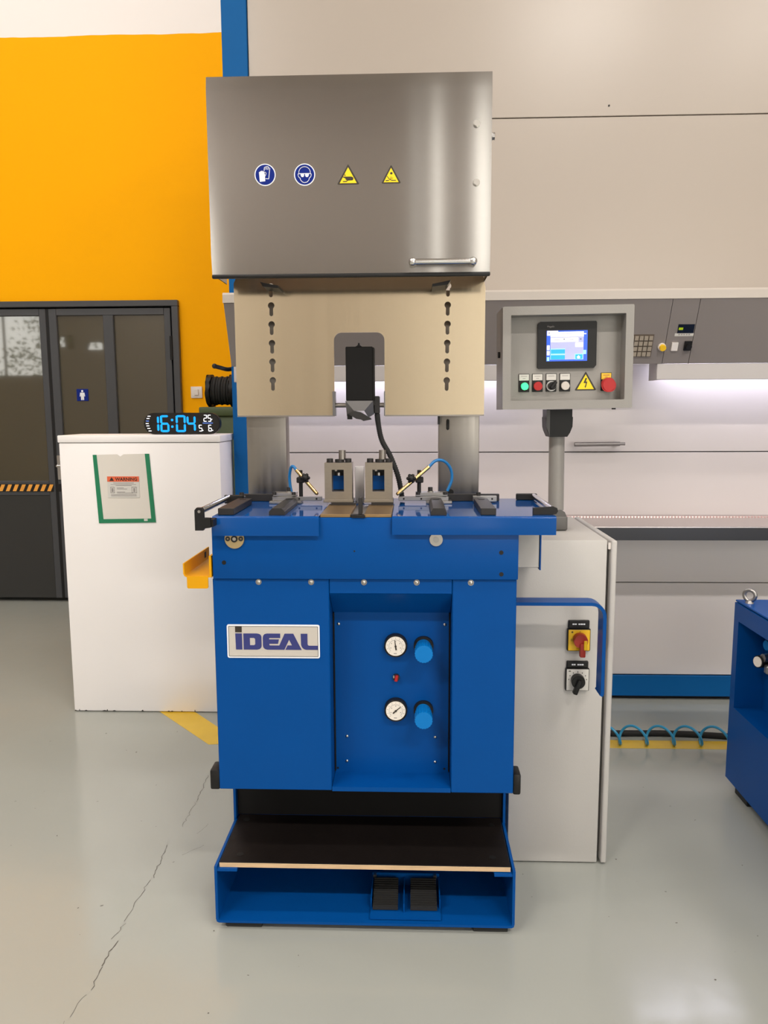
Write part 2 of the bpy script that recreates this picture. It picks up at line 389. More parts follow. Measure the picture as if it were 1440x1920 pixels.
# left (yellow) wall, behind, with the door opening
DX0, DX1, DZ = -3.95, -1.535, 2.10
o = cut('wall_left', [(-9.2, 0), (DX0, 0), (DX0, DZ), (DX1, DZ), (DX1, 0), (5.2, 0), (5.2, CEIL), (-9.2, CEIL)], [], 3.42, 3.60, LWALL, None); struct(o)
struct(B().box(-4.3, -1.2, 3.62, 3.66, 0, 2.4).build('light_leak_board', BLACKM))  # unseen dark board added behind the door to stop outside light leaking
struct(B().box(5.1, 5.25, FY, 3.6, 0, CEIL).build('wall_right', OUTW))
struct(B().box(-9.3, -9.15, FY, 3.6, 0, CEIL).build('wall_side', OUTW))
struct(B().box(-9.3, 5.25, FY, 3.6, CEIL, CEIL+.1).build('ceiling', CEILM))
fw = cut('wall_front', [(-9.2, 0), (5.2, 0), (5.2, CEIL), (-9.2, CEIL)], [[(a, z0), (b_, z0), (b_, z1), (a, z1)] for (a, b_, z0, z1) in WIN], FY-.1, FY, OUTW, None); struct(fw)
for i, (a, b_, z0, z1) in enumerate(WIN):
    f = B().box(a, a+.03, FY-.06, FY-.02, z0, z1).box(b_-.03, b_, FY-.06, FY-.02, z0, z1).box(a+.03, b_-.03, FY-.06, FY-.02, z0, z0+.03).box(a+.03, b_-.03, FY-.06, FY-.02, z1-.03, z1)
    if b_-a > 1: f.box((a+b_)/2-.02, (a+b_)/2+.02, FY-.06, FY-.02, z0+.03, z1-.03)
    struct(f.build('window_%d' % (i+1) if i < 7 else 'fill_light_opening', FRAME))  # the wide last opening is added to fill the low parts with light
# back wall: white panelled booth wall behind the machine
TOPZ = 3.45
wb = struct(B().box(-.656, 5.1, 1.632, 1.70, 0, TOPZ).build('wall_back', EDGEK))
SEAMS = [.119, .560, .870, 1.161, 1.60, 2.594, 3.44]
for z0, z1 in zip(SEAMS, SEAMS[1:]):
    B().box(-.654, 5.09, 1.615, 1.635, z0+.0022, z1-.0022, .0012, 1).build('panel', UPPER_TONED if z0 > 1.5 else LITP if z0 > .8 else WHITE, wb)  # one wall, panel tones vary by height to offset uneven light
B().box(-.656, 5.1, 1.60, 1.615, .02, .119, .002, 1).build('skirting', BLUE2, wb, label='blue painted skirting band')
h = B().cyl((.775, 1.572, 1.197), (.975, 1.572, 1.199), .0095, 16).cyl((.96, 1.572, 1.199), (.998, 1.572, 1.199), .0065, 12)
h.box(.79, .80, 1.575, 1.617, 1.192, 1.203).box(.955, .975, 1.575, 1.617, 1.190, 1.206)
h.build('handle', mat('dull_steel_bar', (.20, .185, .18), .4, .6), wb, label='horizontal steel pull bar')
B().cyl((.89, 1.612, 2.637), (.89, 1.616, 2.637), .004, 10).build('screw', DARKSTEEL, wb)
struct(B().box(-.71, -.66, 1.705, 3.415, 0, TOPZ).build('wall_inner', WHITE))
tr = struct(B().box(-.765, -.6565, 1.60, 1.702, 0, TOPZ, .002, 1).build('trim_1', BLUE2)); tr['label'] = 'tall blue post at the left end of the white wall'
hk = B().tube(catmull([(-.765, 1.65, 1.545), (-.79, 1.63, 1.540), (-.815, 1.60, 1.546), (-.835, 1.575, 1.552)], 6), .0095, 10)
hk.sph((-.835, 1.575, 1.552), .0115)
tag(hk.build('hook', DARKSTEEL), 'dark bent hook on the side of the tall blue post', 'hook')

# double door with panes toned like the mirrored room
dr = struct(B().box(DX0, DX1, 3.385, 3.46, 2.06, DZ, .003, 1).box(DX1-.045, DX1, 3.385, 3.46, 0, 2.06, .003, 1).box(DX0, DX0+.045, 3.385, 3.46, 0, 2.06, .003, 1).build('door_1', FRAME))
def door_leaf(x0, x1, pan):
    zb = .87
    L = B().box(x0, x0+.055, 3.40, 3.44, .03, 2.05, .003, 1).box(x1-.045, x1, 3.40, 3.44, .03, 2.05, .003, 1)
    L.box(x0+.055, x1-.045, 3.40, 3.44, 2.005, 2.05, .002, 1).box(x0+.055, x1-.045, 3.40, 3.44, .77, zb, .002, 1)
    for (a, c) in zip(pan, pan[1:]): L.box(a[1], c[0], 3.398, 3.44, zb, 2.005, .003, 1)
    o = L.build('door_leaf', FRAME, dr)
    for (a, c) in pan: B().box(a, c, 3.418, 3.428, zb, 2.005).build('pane', PANE, o)
    B().box(x0+.055, x1-.045, 3.405, 3.43, .03, .77, .002, 1).build('panel', DARKPANEL, o)
    return o
r_leaf = door_leaf(-2.435, -1.592, [(-2.385, -2.058), (-1.987, -1.636)])
l_leaf = door_leaf(-3.90, -2.455, [(-3.85, -3.20), (-3.13, -2.505)])
B().box(-2.4545, -2.4355, 3.405, 3.43, .03, 2.05).build('centre_seal', BLACK, dr)
B().cyl((-1.588, 3.388, 1.70), (-1.588, 3.388, 1.86), .011, 12).build('hinge', BLACK, dr)
B().box(-2.43, -2.395, 3.385, 3.40, .88, 1.05, .003, 1).cyl((-2.41, 3.40, .98), (-2.41, 3.345, .98), .009, 12).cyl((-2.41, 3.35, .98), (-2.31, 3.35, .98), .009, 12).build('door_handle', CHROME, dr, label='silver lever handle')
hz = B().box(-3.9, -2.47, 3.3935, 3.3965, .797, .850).box(-2.43, -1.6, 3.3935, 3.3965, .797, .850).build('hazard_tape', BLACK, dr, label='black tape with slanted orange and yellow stripes')
st = B(); x = -3.85
while x < -2.5:
    st.prism([(x, .800), (x+.026, .800), (x+.048, .847), (x+.022, .847)], 'y', 3.392, 3.3935); x += .0495
x = -2.41
while x < -1.66:
    st.prism([(x, .800), (x+.026, .800), (x+.048, .847), (x+.022, .847)], 'y', 3.392, 3.3935); x += .0495
st.build('stripe', mat('hazard_stripe', (.85, .36, .05), .5, noise=.25, nscale=(9, 9, 9)), hz)['kind'] = 'stuff'
sg = thing('restroom_sign', (-2.233, 3.416, 1.426), 'small square blue sign with a white standing figure on the door glass', 'sign')
def sgn(b, nm, m): return b.build(nm, m, sg)
SO = (-2.233, 3.416, 1.426)
B(SO).box(-2.274, -2.192, 3.413, 3.4165, 1.426, 1.509, .002, 1).build('plate', SIGNB, sg)
p = B(SO).prism(circ(-2.233, 1.494, .0075, 14), 'y', 3.4115, 3.413)
p.prism([(-2.248, 1.484), (-2.218, 1.484), (-2.214, 1.458), (-2.219, 1.457), (-2.222, 1.468), (-2.2225, 1.433), (-2.2315, 1.433), (-2.233, 1.452), (-2.2345, 1.433), (-2.2435, 1.433), (-2.244, 1.468), (-2.247, 1.457), (-2.252, 1.458)], 'y', 3.4115, 3.413)
p.build('figure', SIGNW, sg)

# light switch
ls = thing('light_switch', (-1.433, 3.419, 1.44), 'white square rocker light switch on the yellow wall beside the door', 'switch')
B((-1.433, 3.419, 1.44)).box(-1.473, -1.394, 3.409, 3.4195, 1.442, 1.521, .004, 2).build('plate', SWW, ls)
B((-1.433, 3.419, 1.44)).box(-1.447, -1.420, 3.401, 3.410, 1.462, 1.502, .002, 1).build('rocker', SWW, ls)

# green machine and cable reel on it, far left behind the cabinet
gm = thing('green_machine', (-.98, 2.45, 0), 'dark green metal machine behind the white cabinet, topped by a cable drum', 'machine')
GO = (-.98, 2.45, 0)
B(GO).box(-1.10, -.73, 2.32, 2.75, .04, 1.325, .006, 2).build('body', GREEN, gm)
B(GO).box(-1.115, -.72, 2.30, 2.77, 1.325, 1.375, .008, 2).build('lid', GREEN, gm)
B(GO).cyl((-1.045, 2.318, 1.28), (-1.045, 2.325, 1.28), .028, 24).build('knob', DARKSTEEL, gm)
for x in (-1.06, -.77):
    for y in (2.36, 2.70): B(GO).cyl((x, y, 0), (x, y, .04), .025, 16).build('foot', BLACK, gm)
rl = thing('cable_reel', (-.985, 2.50, 1.375), 'black drum of wound cable standing on the dark green machine', 'cable reel')
RO = (-.985, 2.50, 1.375); RC = 1.375+.092
for x0, x1 in ((-1.105, -1.085), (-.975, -.955)):
    B(RO).cyl((x0, 2.50, RC), (x1, 2.50, RC), .091, 36, bev=.004).build('flange', BLACK, rl)
b = B(RO).cyl((-1.085, 2.50, RC), (-.975, 2.50, RC), .05, 24)
for k in range(7):
    x = -1.078+k*.0155; r = .07 + (.004 if k % 2 else 0)
    b.tube([(x+.003*math.sin(t), 2.50+r*math.cos(t), RC+r*math.sin(t)) for t in [6.2832*j/28 for j in range(29)]], .0085, 8, cap=False)
b.build('cable', RUBBER, rl)
b = B(RO).cyl((-.955, 2.50, RC), (-.86, 2.50, RC), .06, 24)
b.build('hub', BLACK, rl)

# ------------------------------------------------------------------ white cabinet, document pocket, clock
wc = thing('white_cabinet', (-1.13, 1.7, 0), 'tall plain white cabinet left of the blue machine, carrying a digital clock', 'cabinet')
WO = (-1.13, 1.7, 0)
B(WO).box(-1.483, -.778, 1.397, 1.64, 0.004, 1.217, .0035, 2).build('body', CABW, wc)
B(WO).box(-1.487, -.774, 1.392, 1.645, 1.219, 1.250, .004, 2).build('top_panel', CABW, wc)
B(WO).box(-1.475, -.786, 1.402, 1.63, 1.2165, 1.2195).build('joint', EDGEK, wc)
b = B(WO); random.seed(21)
for (cx_, w_) in ((-1.478, .010), (-1.46, .004), (-1.43, .014), (-1.345, .022), (-1.332, .006), (-1.30, .016), (-1.17, .010), (-1.05, .012), (-1.035, .014), (-.99, .006), (-.93, .004)):
    h_ = random.uniform(.003, .012) if w_ < .012 else .004
    b.prism([(cx_-w_/2, .0045), (cx_+w_/2, .0045), (cx_+w_*.35, .0045+h_*.5), (cx_+w_*.1, .0045+h_), (cx_-w_*.3, .0045+h_*.6)], 'y', 1.3963, 1.3972)
b.build('chipped_paint', EDGEK, wc)['kind'] = 'stuff'
dp = thing('document_pocket', (-1.19, 1.396, .868), 'clear document pocket with green edge tape on the white cabinet', 'document pocket')
DO = (-1.19, 1.396, .868)
def tilt(o): o.rotation_euler = (0, 0, 0)
b = B(DO)
b.prism([(-1.335, 1.166), (-1.318, 1.166), (-1.302, .884), (-1.323, .866)], 'y', 1.3935, 1.3955)
b.prism([(-1.106, 1.170), (-1.087, 1.170), (-1.070, .870), (-1.090, .887)], 'y', 1.3935, 1.3955)
b.prism([(-1.323, .866), (-1.302, .884), (-1.090, .887), (-1.070, .870)], 'y', 1.3935, 1.3955)
b.build('edge_tape', GREENT, dp)
B(DO).prism([(-1.318, 1.166), (-1.228, 1.168), (-1.214, 1.158), (-1.200, 1.168), (-1.106, 1.170), (-1.090, .887), (-1.302, .884)], 'y', 1.3945, 1.3955).build('film', CLEAR, dp)
wl = B(DO).box(-1.276, -1.136, 1.3925, 1.394, .979, 1.072).build('warning_label', PAPER, dp, label='white and orange warning label with grey print')
B(DO).box(-1.276, -1.136, 1.3915, 1.3925, 1.049, 1.072).build('header', ORANGE, wl)
text('header_lettering', 'WARNING', .0195, -1.240, 1.0535, 1.391, SIGNK, wl, DO, bold=.0004, sx=1.02)
B(DO).prism([(-1.266, 1.053), (-1.246, 1.053), (-1.256, 1.069)], 'y', 1.3905, 1.3915).build('triangle', SIGNK, wl)
b = B(DO)
for (x0, x1, z) in [(-1.25, -1.16, 1.042), (-1.262, -1.15, 1.036), (-1.24, -1.17, 1.031), (-1.235, -1.205, 1.021), (-1.235, -1.19, 1.016), (-1.235, -1.20, 1.003), (-1.235, -1.165, .998), (-1.262, -1.15, .991), (-1.262, -1.15, .986)]:
    b.box(x0, x1, 1.3918, 1.3925, z, z+.0022)
for (x0, x1) in ((-1.264, -1.246), (-1.170, -1.148)):
    b.box(x0, x1, 1.3918, 1.3925, .999, 1.0015).box(x0, x1, 1.3918, 1.3925, 1.024, 1.0265).box(x0, x0+.002, 1.3918, 1.3925, 1.0, 1.025).box(x1-.002, x1, 1.3918, 1.3925, 1.0, 1.025)
    b.box((x0+x1)/2-.004, (x0+x1)/2+.004, 1.3918, 1.3925, 1.004, 1.021)
b.build('print', PRINTG, wl)
B(DO).box(-1.122, -1.106, 1.393, 1.3935, .876, .886).build('maker_tag', PAPER, dp)

ck = thing('digital_clock', (-.955, 1.48, 1.25), 'black pill-shaped digital clock with cyan time digits on the white cabinet', 'clock')
KO = (-.955, 1.48, 1.25)
def pill(x0, x1, z0, z1, n=14):
    r = (z1-z0)/2
    return circ(x1-r, z0+r, r, n, -90, 90)+circ(x0+r, z0+r, r, n, 90, 270)
b = B(KO).prism(pill(-1.128, -.790, 1.2515, 1.345), 'y', 1.462, 1.49); b.build('body', BLACK, ck)
B(KO).prism(pill(-1.125, -.793, 1.2545, 1.342), 'y', 1.460, 1.462).build('face', CLOCKF, ck)
SEG = {'0': 'abcdef', '1': 'bc', '2': 'abged', '4': 'fgbc', '5': 'afgcd', '6': 'afgedc'}
def seg7(b, ch, x, z, w_, h_, t, y):
    m = h_/2
    def hs(zc): b.prism([(x+t*.4, zc), (x+t*.9, zc+t/2), (x+w_-t*.9, zc+t/2), (x+w_-t*.4, zc), (x+w_-t*.9, zc-t/2), (x+t*.9, zc-t/2)], 'y', y, y+.0006)
    def vs(xc, za, zb): b.prism([(xc, za+t*.15), (xc+t/2, za+t*.6), (xc+t/2, zb-t*.6), (xc, zb-t*.15), (xc-t/2, zb-t*.6), (xc-t/2, za+t*.6)], 'y', y, y+.0006)
    for s in SEG[ch]:
        if s == 'a': hs(z+h_-t/2)
        if s == 'd': hs(z+t/2)
        if s == 'g': hs(z+m)
        if s == 'b': vs(x+w_-t/2, z+m, z+h_)
        if s == 'c': vs(x+w_-t/2, z, z+m)
        if s == 'f': vs(x+t/2, z+m, z+h_)
        if s == 'e': vs(x+t/2, z, z+m)
y = 1.4592
def digit(ch, x, z, w_, h_, t, m):
    b = B(KO); seg7(b, ch, x, z, w_, h_, t, y); b.build('digit', m, ck)
for a in (('1', -1.097, 1.265, .038, .066, .009), ('6', -1.054, 1.261, .040, .074, .009), ('0', -.985, 1.261, .044, .074, .009), ('4', -.937, 1.265, .040, .066, .009)): digit(*a, LEDC)
for z in (1.280, 1.309): B(KO).prism(rrect(-1.006, -.996, z, z+.010, .003), 'y', y, y+.0006).build('colon_dot', LEDC, ck)
for a in (('2', -.862, 1.306, .0155, .030, .0034), ('5', -.8435, 1.306, .0155, .030, .0034), ('5', -.884, 1.2635, .0155, .029, .0034), ('6', -.842, 1.2635, .0155, .029, .0034)): digit(*a, LEDW)
for (x, z) in ((-.825, 1.316), (-.866, 1.268), (-.823, 1.268)): B(KO).prism(circ(x, z, .0022, 8), 'y', y, y+.0006).build('unit_mark', LEDW, ck)
for k, (dx, dz) in enumerate([(.008, .032), (.003, .022), (0, .011), (-.0015, 0), (.001, -.010), (.005, -.021), (.010, -.032)]):
    B(KO).box(-1.117+dx, -1.104+dx, y, y+.0006, 1.297+dz, 1.3005+dz).build('weekday_mark', LEDD if k == 2 else LEDW, ck)
B(KO).box(-.866, -.821, y, y+.0006, 1.2985, 1.3015).build('divider', LEDD, ck)

# ------------------------------------------------------------------ canopy with control fascia on the white wall
XE = 5.05
cn = thing('wall_canopy', (1.3, 1.614, 1.47), 'long grey sloping control canopy with white edges on the white wall', 'canopy')
CO = (1.3, 1.614, 1.47)
B(CO).prism([(1.25, 1.783), (1.25, 1.815), (1.256, 1.823), (1.613, 1.823), (1.613, 1.783)], 'x', -.711, XE).build('top_box', mat('warm_white_canopy_edge', (.50, .45, .40), .45), cn, label='white top edge')
# fascia in separate panels with seams
TFX = math.atan2(.11, .245)
FX = [-.709, 1.079, 1.186, 3.0, XE]
for a, c in zip(FX, FX[1:]):
    B(CO).prism([(1.253, 1.7825), (1.273, 1.7825), (1.378, 1.538), (1.361, 1.538)], 'x', a+.001, c-.001).build('fascia_panel', GREYM, cn)
B(CO).prism([(1.275, 1.7825), (1.613, 1.7825), (1.613, 1.545), (1.38, 1.545)], 'x', -.709, -.699).build('end_panel', GREYM, cn)
B(CO).box(-.70, XE, 1.38, 1.612, 1.546, 1.556).build('underside', WHITE, cn)
for i, (a, c) in enumerate(CANOPY_LAMPS):
    c2 = c if i == 0 else XE
    lh = B(CO).box(a-.08, c2+.02, 1.362, 1.374, 1.472, 1.537, .002, 1).box(a-.08, a-.068, 1.374, 1.47, 1.472, 1.545).box(c2+.008, c2+.02, 1.374, 1.47, 1.472, 1.545).build('lamp_hood', LIPM, cn, label='white lamp shield')
    B(CO).cyl((a, 1.53, 1.520), (c2-.05, 1.53, 1.520), .012, 12).build('tube_lamp', TUBE, lh)
def fz(px): return px
def fy(z): return 1.253+(1.7825-z)*.110/.2445   # depth of the fascia front at height z
def onf(b, x0, x1, z0, z1, t, bev=0):
    """small block lying on the sloping fascia"""
    ya = fy(z0)
    b.prism([(fy(z0)+.002, z0), (fy(z1)+.002, z1), (fy(z1)-t, z1-t*.45), (fy(z0)-t, z0-t*.45)], 'x', x0, x1)
    return b
kp = onf(B(CO), .910, 1.028, 1.566, 1.652, .003).build('keypad', KEYD, cn, label='brown keypad with beige keys')
for r in range(4):
    for c in range(6):
        x0 = .9135+c*.019; z0 = 1.5695+r*.0205
        if r == 0 and c > 4: pass
        onf(B(CO), x0, x0+.015, z0, z0+.0155, .008).build('key', KEYB, kp)
def nrm_cyl(b, x, z, r, t0, t1, seg=20, r2=None):
    n = Vector((0, -.912, -.41)); p = Vector((x, fy(z), z)); return b.cyl(p+n*t0, p+n*t1, r, seg, r2)
nrm_cyl(B(CO), 1.066, 1.604, .016, 0, .008).build('button_collar', SWW, cn)
nrm_cyl(B(CO), 1.067, 1.604, .0125, .008, .02).build('push_button', YELP, cn, label='yellow round push button')
ds = onf(B(CO), 1.118, 1.182, 1.656, 1.689, .003).build('display', CLOCKF, cn, label='black numeric display')
onf(B(CO), 1.121, 1.138, 1.668, 1.677, .0036).build('digits', LEDY, ds)
lb = onf(B(CO), 1.110, 1.185, 1.644, 1.655, .0015).build('label_strip', PAPER, cn)
b = B(CO)
for k in range(5): onf(b, 1.124+k*.010, 1.130+k*.010, 1.648, 1.652, .002)
b.build('print', PRINTG, lb)
onf(B(CO), 1.104, 1.129, 1.590, 1.621, .008).build('rocker_switch', SWW, cn, label='white rocker switch')
kk = onf(B(CO), 1.155, 1.182, 1.591, 1.626, .010).build('rotary_knob_base', BLACK, cn)
nrm_cyl(B(CO), 1.169, 1.609, .011, .010, .024).build('rotary_knob', BLACK, kk)

# steel ledge
lg = thing('steel_ledge', (1.5, 1.4, .82), 'brushed steel ledge running along the white wall under the lit panel', 'shelf')
LO = (1.5, 1.4, .82)
B(LO).box(-.65, XE, 1.252, 1.6145, .869, .875, .001, 1).build('top_plate', LEDGE, lg)
B(LO).box(-.65, XE, 1.250, 1.256, .818, .869, .001, 1).build('front_edge', LEDGEF, lg, label='dark front edge')
B(LO).box(-.65, XE, 1.256, 1.6145, .818, .822).build('under_plate', GREYM, lg)
b = B(LO); x = .70
B(LO).box(-.65, XE, 1.535, 1.550, .875, .8785).build('guide_rail', LEDGE, lg)
while x < 1.75:
    b.box(x, x+.006, 1.5335, 1.535, .8755, .879); x += .014
b.build('rail_tooth', mat('pink_scale_mark', (.55, .30, .30), .5), lg)['kind'] = 'stuff'

# ================================================================== THE BLUE MACHINE
mc = thing('blade_welding_machine', (-.07, .15, 0), 'big blue blade welding machine with a raised stainless steel hood', 'machine')
MO = (-.07, .15, 0)
def mb(): return B(MO)
def part(b, name, m, label=None, parent=None): return b.build(name, m, parent or mc, label=label)
# base channel
prof_o = [(-.464, .177), (-.464, .030), (-.462, .022), (-.456, .019), (.308, .019), (.314, .022), (.316, .030), (.316, .177)]
b = mb().sheet(prof_o, 'y', -.055, .45, .007)
b.box(-.464, -.405, -.053, .45, .163, .170).box(.262, .316, -.053, .45, .161, .168)
part(b, 'base_channel', BLUE)
part(mb().box(-.457, .309, .215, .222, .026, .36), 'base_rear_plate', BLUE)
for (x0, x1) in ((-.44, -.345), (.21, .30)):
    part(mb().box(x0, x1, -.045, .05, 0, .019, .002, 1), 'rubber_foot', RUBBER)
    part(mb().box(x0, x1, .33, .43, 0, .019, .002, 1), 'rubber_foot', RUBBER)
part(mb().box(-.457, .309, .195, .203, .185, .372), 'black_back_plate', BLACKM)
for x0, x1 in ((-.466, -.459), (.3105, .3175)): part(mb().box(x0, x1, .18, .45, .165, .372), 'side_strut', BLUE)
# foot board of plywood: dark face + plies
fb = part(mb().box(-.452, .304, -.046, .194, .1825, .1845, .0006, 1), 'foot_board', BOARDTOP, 'dark anti-slip plywood foot board')
plies = [(.1705, .1728, PLYB), (.1728, .1755, PLYA), (.1755, .1770, PLYB), (.1770, .1800, PLYA), (.1800, .1825, PLYB)]
for (a, c, m) in [(.1705, .1735, PLYA), (.1735, .1745, PLYB), (.1745, .1780, PLYA), (.1780, .1790, PLYB), (.1790, .1825, PLYA)]:
    B(MO).box(-.452, .304, -.046, .194, a, c).build('ply', m, fb)
for (x, y) in ((-.425, .165), (.275, .155), (-.405, -.01), (.262, -.005)):
    B(MO).cyl((x, y, .1845), (x, y, .1853), .009, 18).build('screw', BLACK, fb)
# pedals
pb = mb().box(-.060, .126, -.043, .10, .0285, .0325).box(-.060, -.057, .0, .10, .0325, .060).box(.123, .126, .0, .10, .0325, .060).box(.0275, .0305, -.02, .10, .0325, .058)
pb.box(-.060, .126, .10, .105, .0285, .068)
part(pb, 'pedal_bracket', BLUE)
for (x0, x1) in ((-.054, .013), (.046, .117)):
    b = mb()
    b.prism([(-.012, .0345), (-.012, .044), (.085, .064), (.085, .0545)], 'x', x0, x1)
    pd = part(b, 'foot_pedal', RUBBER, 'black ribbed rubber pedal')
    for k in range(13):
        t = (k+.5)/13; yy = -.012+.097*t; zz = .044+.020*t
        B(MO).box(x0+.001, x1-.001, yy-.0018, yy+.0018, zz-.001, zz+.0025).build('rib', RUBBER, pd)
for x in (-.053, .114): part(mb().cyl((x, .10, .064), (x, .09, .064), .005, 12), 'pivot_bolt', ZINC)
# lower cabinet
part(mb().box(-.457, -.160, 0, .42, .362, .929, .002, 1), 'side_panel', BLUE)
part(mb().box(.152, .313, 0, .42, .360, .929, .002, 1), 'side_panel', BLUE)
part(mb().box(-.159, .151, 0.001, .02, .8905, .929, .0015, 1), 'upper_strip', BLUE)
b = mb().prism([(.001, .8905), (.085, .820), (.090, .824), (.02, .8905)], 'x', -.159, .151)
b.box(-.159, .151, .085, .095, .372, .830).box(-.159, .151, .001, .09, .360, .372)
rp = part(b, 'recess_panel', BLUE)
part(mb().box(-.159, .151, .096, .42, .362, .368), 'bottom_cover', BLUE)
part(mb().box(-.455, .311, .421, .425, .364, 1.085), 'rear_cover', BLUE)
for xa in (-.1588, .1478): part(mb().box(xa, xa+.003, .076, .0848, .380, .82), 'panel_gap', BLACKM)
for (x, z) in ((-.145, .788), (.137, .788), (-.126, .475), (.113, .475), (-.127, .404), (.113, .404)):
    b = mb().sph((x, .0848, z), .0042, sy=.6, u=10, v=6); part(b, 'screw', ZINC)
for (x, z) in ((-.152, .384), (.138, .385)): part(mb().cyl((x, .0845, z), (x, .0855, z), .003, 10), 'screw_hole', BLACK)
for x in (-.339, -.205, -.071, .062, .198): part(mb().sph((x, -.0005, .9205), .0062, sy=.6, u=14, v=8).cyl((x, -.001, .9205), (x, .001, .9205), .0075, 16), 'screw', ZINC)
# upper box
part(mb().box(-.4535, .315, -.008, .42, .9295, 1.0865, .0025, 2), 'upper_box', BLUE)
for (x, z, r) in ((-.424, .972, .0055), (.272, .999, .0055), (.273, .944, .0055), (-.094, 1.002, .0022)):
    part(mb().cyl((x, -.0088, z), (x, -.007, z), r, 14), 'bolt_hole', BLACK)
# round discs under the table edge
dd = part(mb().cyl((-.395, -.0125, 1.033), (-.395, -.008, 1.033), .0245, 32), 'brass_disc', BRASSD, 'half hidden brass disc')
mb().ring((-.395, 1.033), .0045, .0085, -.0150, -.0125, 20).build('ring', BLACK, dd)
mb().cyl((-.395, -.0145, 1.033), (-.395, -.0125, 1.033), .0045, 14).build('pin', ZINC, dd)
for dx in (-.0165, .0165): mb().ring((-.395+dx, 1.0335), .0020, .0062, -.0140, -.0125, 14).build('bolt', DARKSTEEL, dd)
dd = part(mb().cyl((.11, -.0125, 1.032), (.11, -.008, 1.032), .0165, 28), 'steel_disc', ZINC, 'silver disc with slotted centre')
mb().cyl((.11, -.0145, 1.032), (.11, -.0125, 1.032), .0075, 16).build('screw', STEEL, dd)
# table sheets with folded front edges
def table(x0, x1, zb):
    r = .006; z1 = 1.091
    arc = [(-.020+r-r*math.cos(rad(a)), z1-r+r*math.sin(rad(a))) for a in (0, 22, 45, 67, 90)]
    part(mb().sheet([(-.020, zb)]+arc+[(-.012, z1)], 'x', x0, x1, -.004), 'table_front_fold', BLUEF)
    return part(mb().box(x0, x1, -.012, .372, z1-.004, z1), 'table_sheet', BLUEG)
table(-.448, -.181, 1.042); table(.001, .404, 1.045)
part(mb().box(-.448, -.444, -.0155, .37, 1.045, 1.087), 'table_sheet_end', BLUE)
part(mb().box(.400, .404, -.0155, .37, 1.048, 1.087), 'table_sheet_end', BLUE)
part(mb().box(-.181, .001, .24, .372, 1.0865, 1.0905), 'table_rear_bridge', BLUEG)
# copper jaws with steel clamp blocks
for (x0, x1) in ((-.179, -.103), (-.069, -.0005)):
    part(mb().box(x0, x1, -.006, .20, 1.0867, 1.0945, .001, 1), 'contact_jaw', BRONZE, 'copper coloured jaw plate')
    part(mb().box(x0+.008, x1-.001, .18, .235, 1.0945, 1.1005), 'jaw_spacer', DARKSTEEL)
def clamp_block(x0, x1):
    cb = cut('clamp_block', [(x0, 1.108), (x1, 1.108), (x1, 1.209), (x0, 1.209)], [[(x0+.020, 1.130), (x0+.053, 1.130), (x0+.053, 1.190), (x0+.020, 1.190)]], .200, .245, BLOCK, mc, MO)
    B(MO).box(x0-.003, x1+.003, .190, .252, 1.1005, 1.108, .001, 1).build('flange', BLOCK, cb)
    B(MO).box(x0+.020, x0+.053, .235, .240, 1.1325, 1.171).build('window_plate', BLUE, cb)
    B(MO).box(x0+.018, x0+.055, .241, .2445, 1.129, 1.191).build('window_back', DARKVOID, cb)
    B(MO).cyl((x0+.036, .232, 1.172), (x0+.036, .232, 1.180), .008, 14).build('plunger', STEEL, cb)
    B(MO).box(x0+.026, x0+.032, .226, .232, 1.184, 1.190).build('key', SWW, cb)
    for dx in (.013, .064): B(MO).cyl((x0+dx, .222, 1.209), (x0+dx, .222, 1.2185), .009, 18, bev=.001).build('cap_screw', DARKSTEEL, cb)
    B(MO).cyl((x0+.040, .222, 1.209), (x0+.040, .222, 1.2165), .013, 20, bev=.001).build('collar', DARKSTEEL, cb)
    B(MO).cyl((x0+.047, .226, 1.2165), (x0+.047, .226, 1.2415), .0098, 22, bev=.001).build('piston_rod', STEELC, cb)
    return cb
clamp_block(-.190, -.1145); clamp_block(-.0785, -.004)
part(mb().box(-.104, -.070, -.006, .012, 1.0867, 1.0935, .001, 1).box(-.100, -.0665, -.012, -.004, 1.0867, 1.0925), 'blade_stop_base', BLACK)
part(mb().box(-.1025, -.0695, .012, .24, 1.0867, 1.0890), 'gap_plate', STEEL)
part(mb().box(-.0835, -.0745, .0, .030, 1.0935, 1.135, .001, 1), 'blade_stop', DARKSTEEL, 'upright black blade stop')
part(mb().box(-.1115, -.085, .268, .276, 1.091, 1.195, .003, 2), 'guard_flap', mat('translucent_white_sheet', (.55, .53, .54), .35), 'pale upright sheet between the clamps')
# guide bars along the table
def guide(x0, x1, y1, cham=0, dark=DARKSTEEL):
    zt = 1.1085; b = mb()
    if cham: b.prism([(x0, 1.0915), (x1, 1.0915), (x1, 1.100), (x1-cham, zt), (x0+cham, zt), (x0, 1.100)], 'y', .002, y1)
    else: b.box(x0, x1, .002, y1, 1.0915, zt, .001, 1)
    o = part(b, 'guide_bar', dark)
    B(MO).cyl(((x0+x1)/2, y1-.025, zt), ((x0+x1)/2, y1-.025, zt+.0008), .009, 14).build('slot', BLACK, o)
guide(-.438, -.398, .225); guide(-.309, -.269, .225, .008); guide(.097, .136, .225, .006); guide(.221, .259, .225)
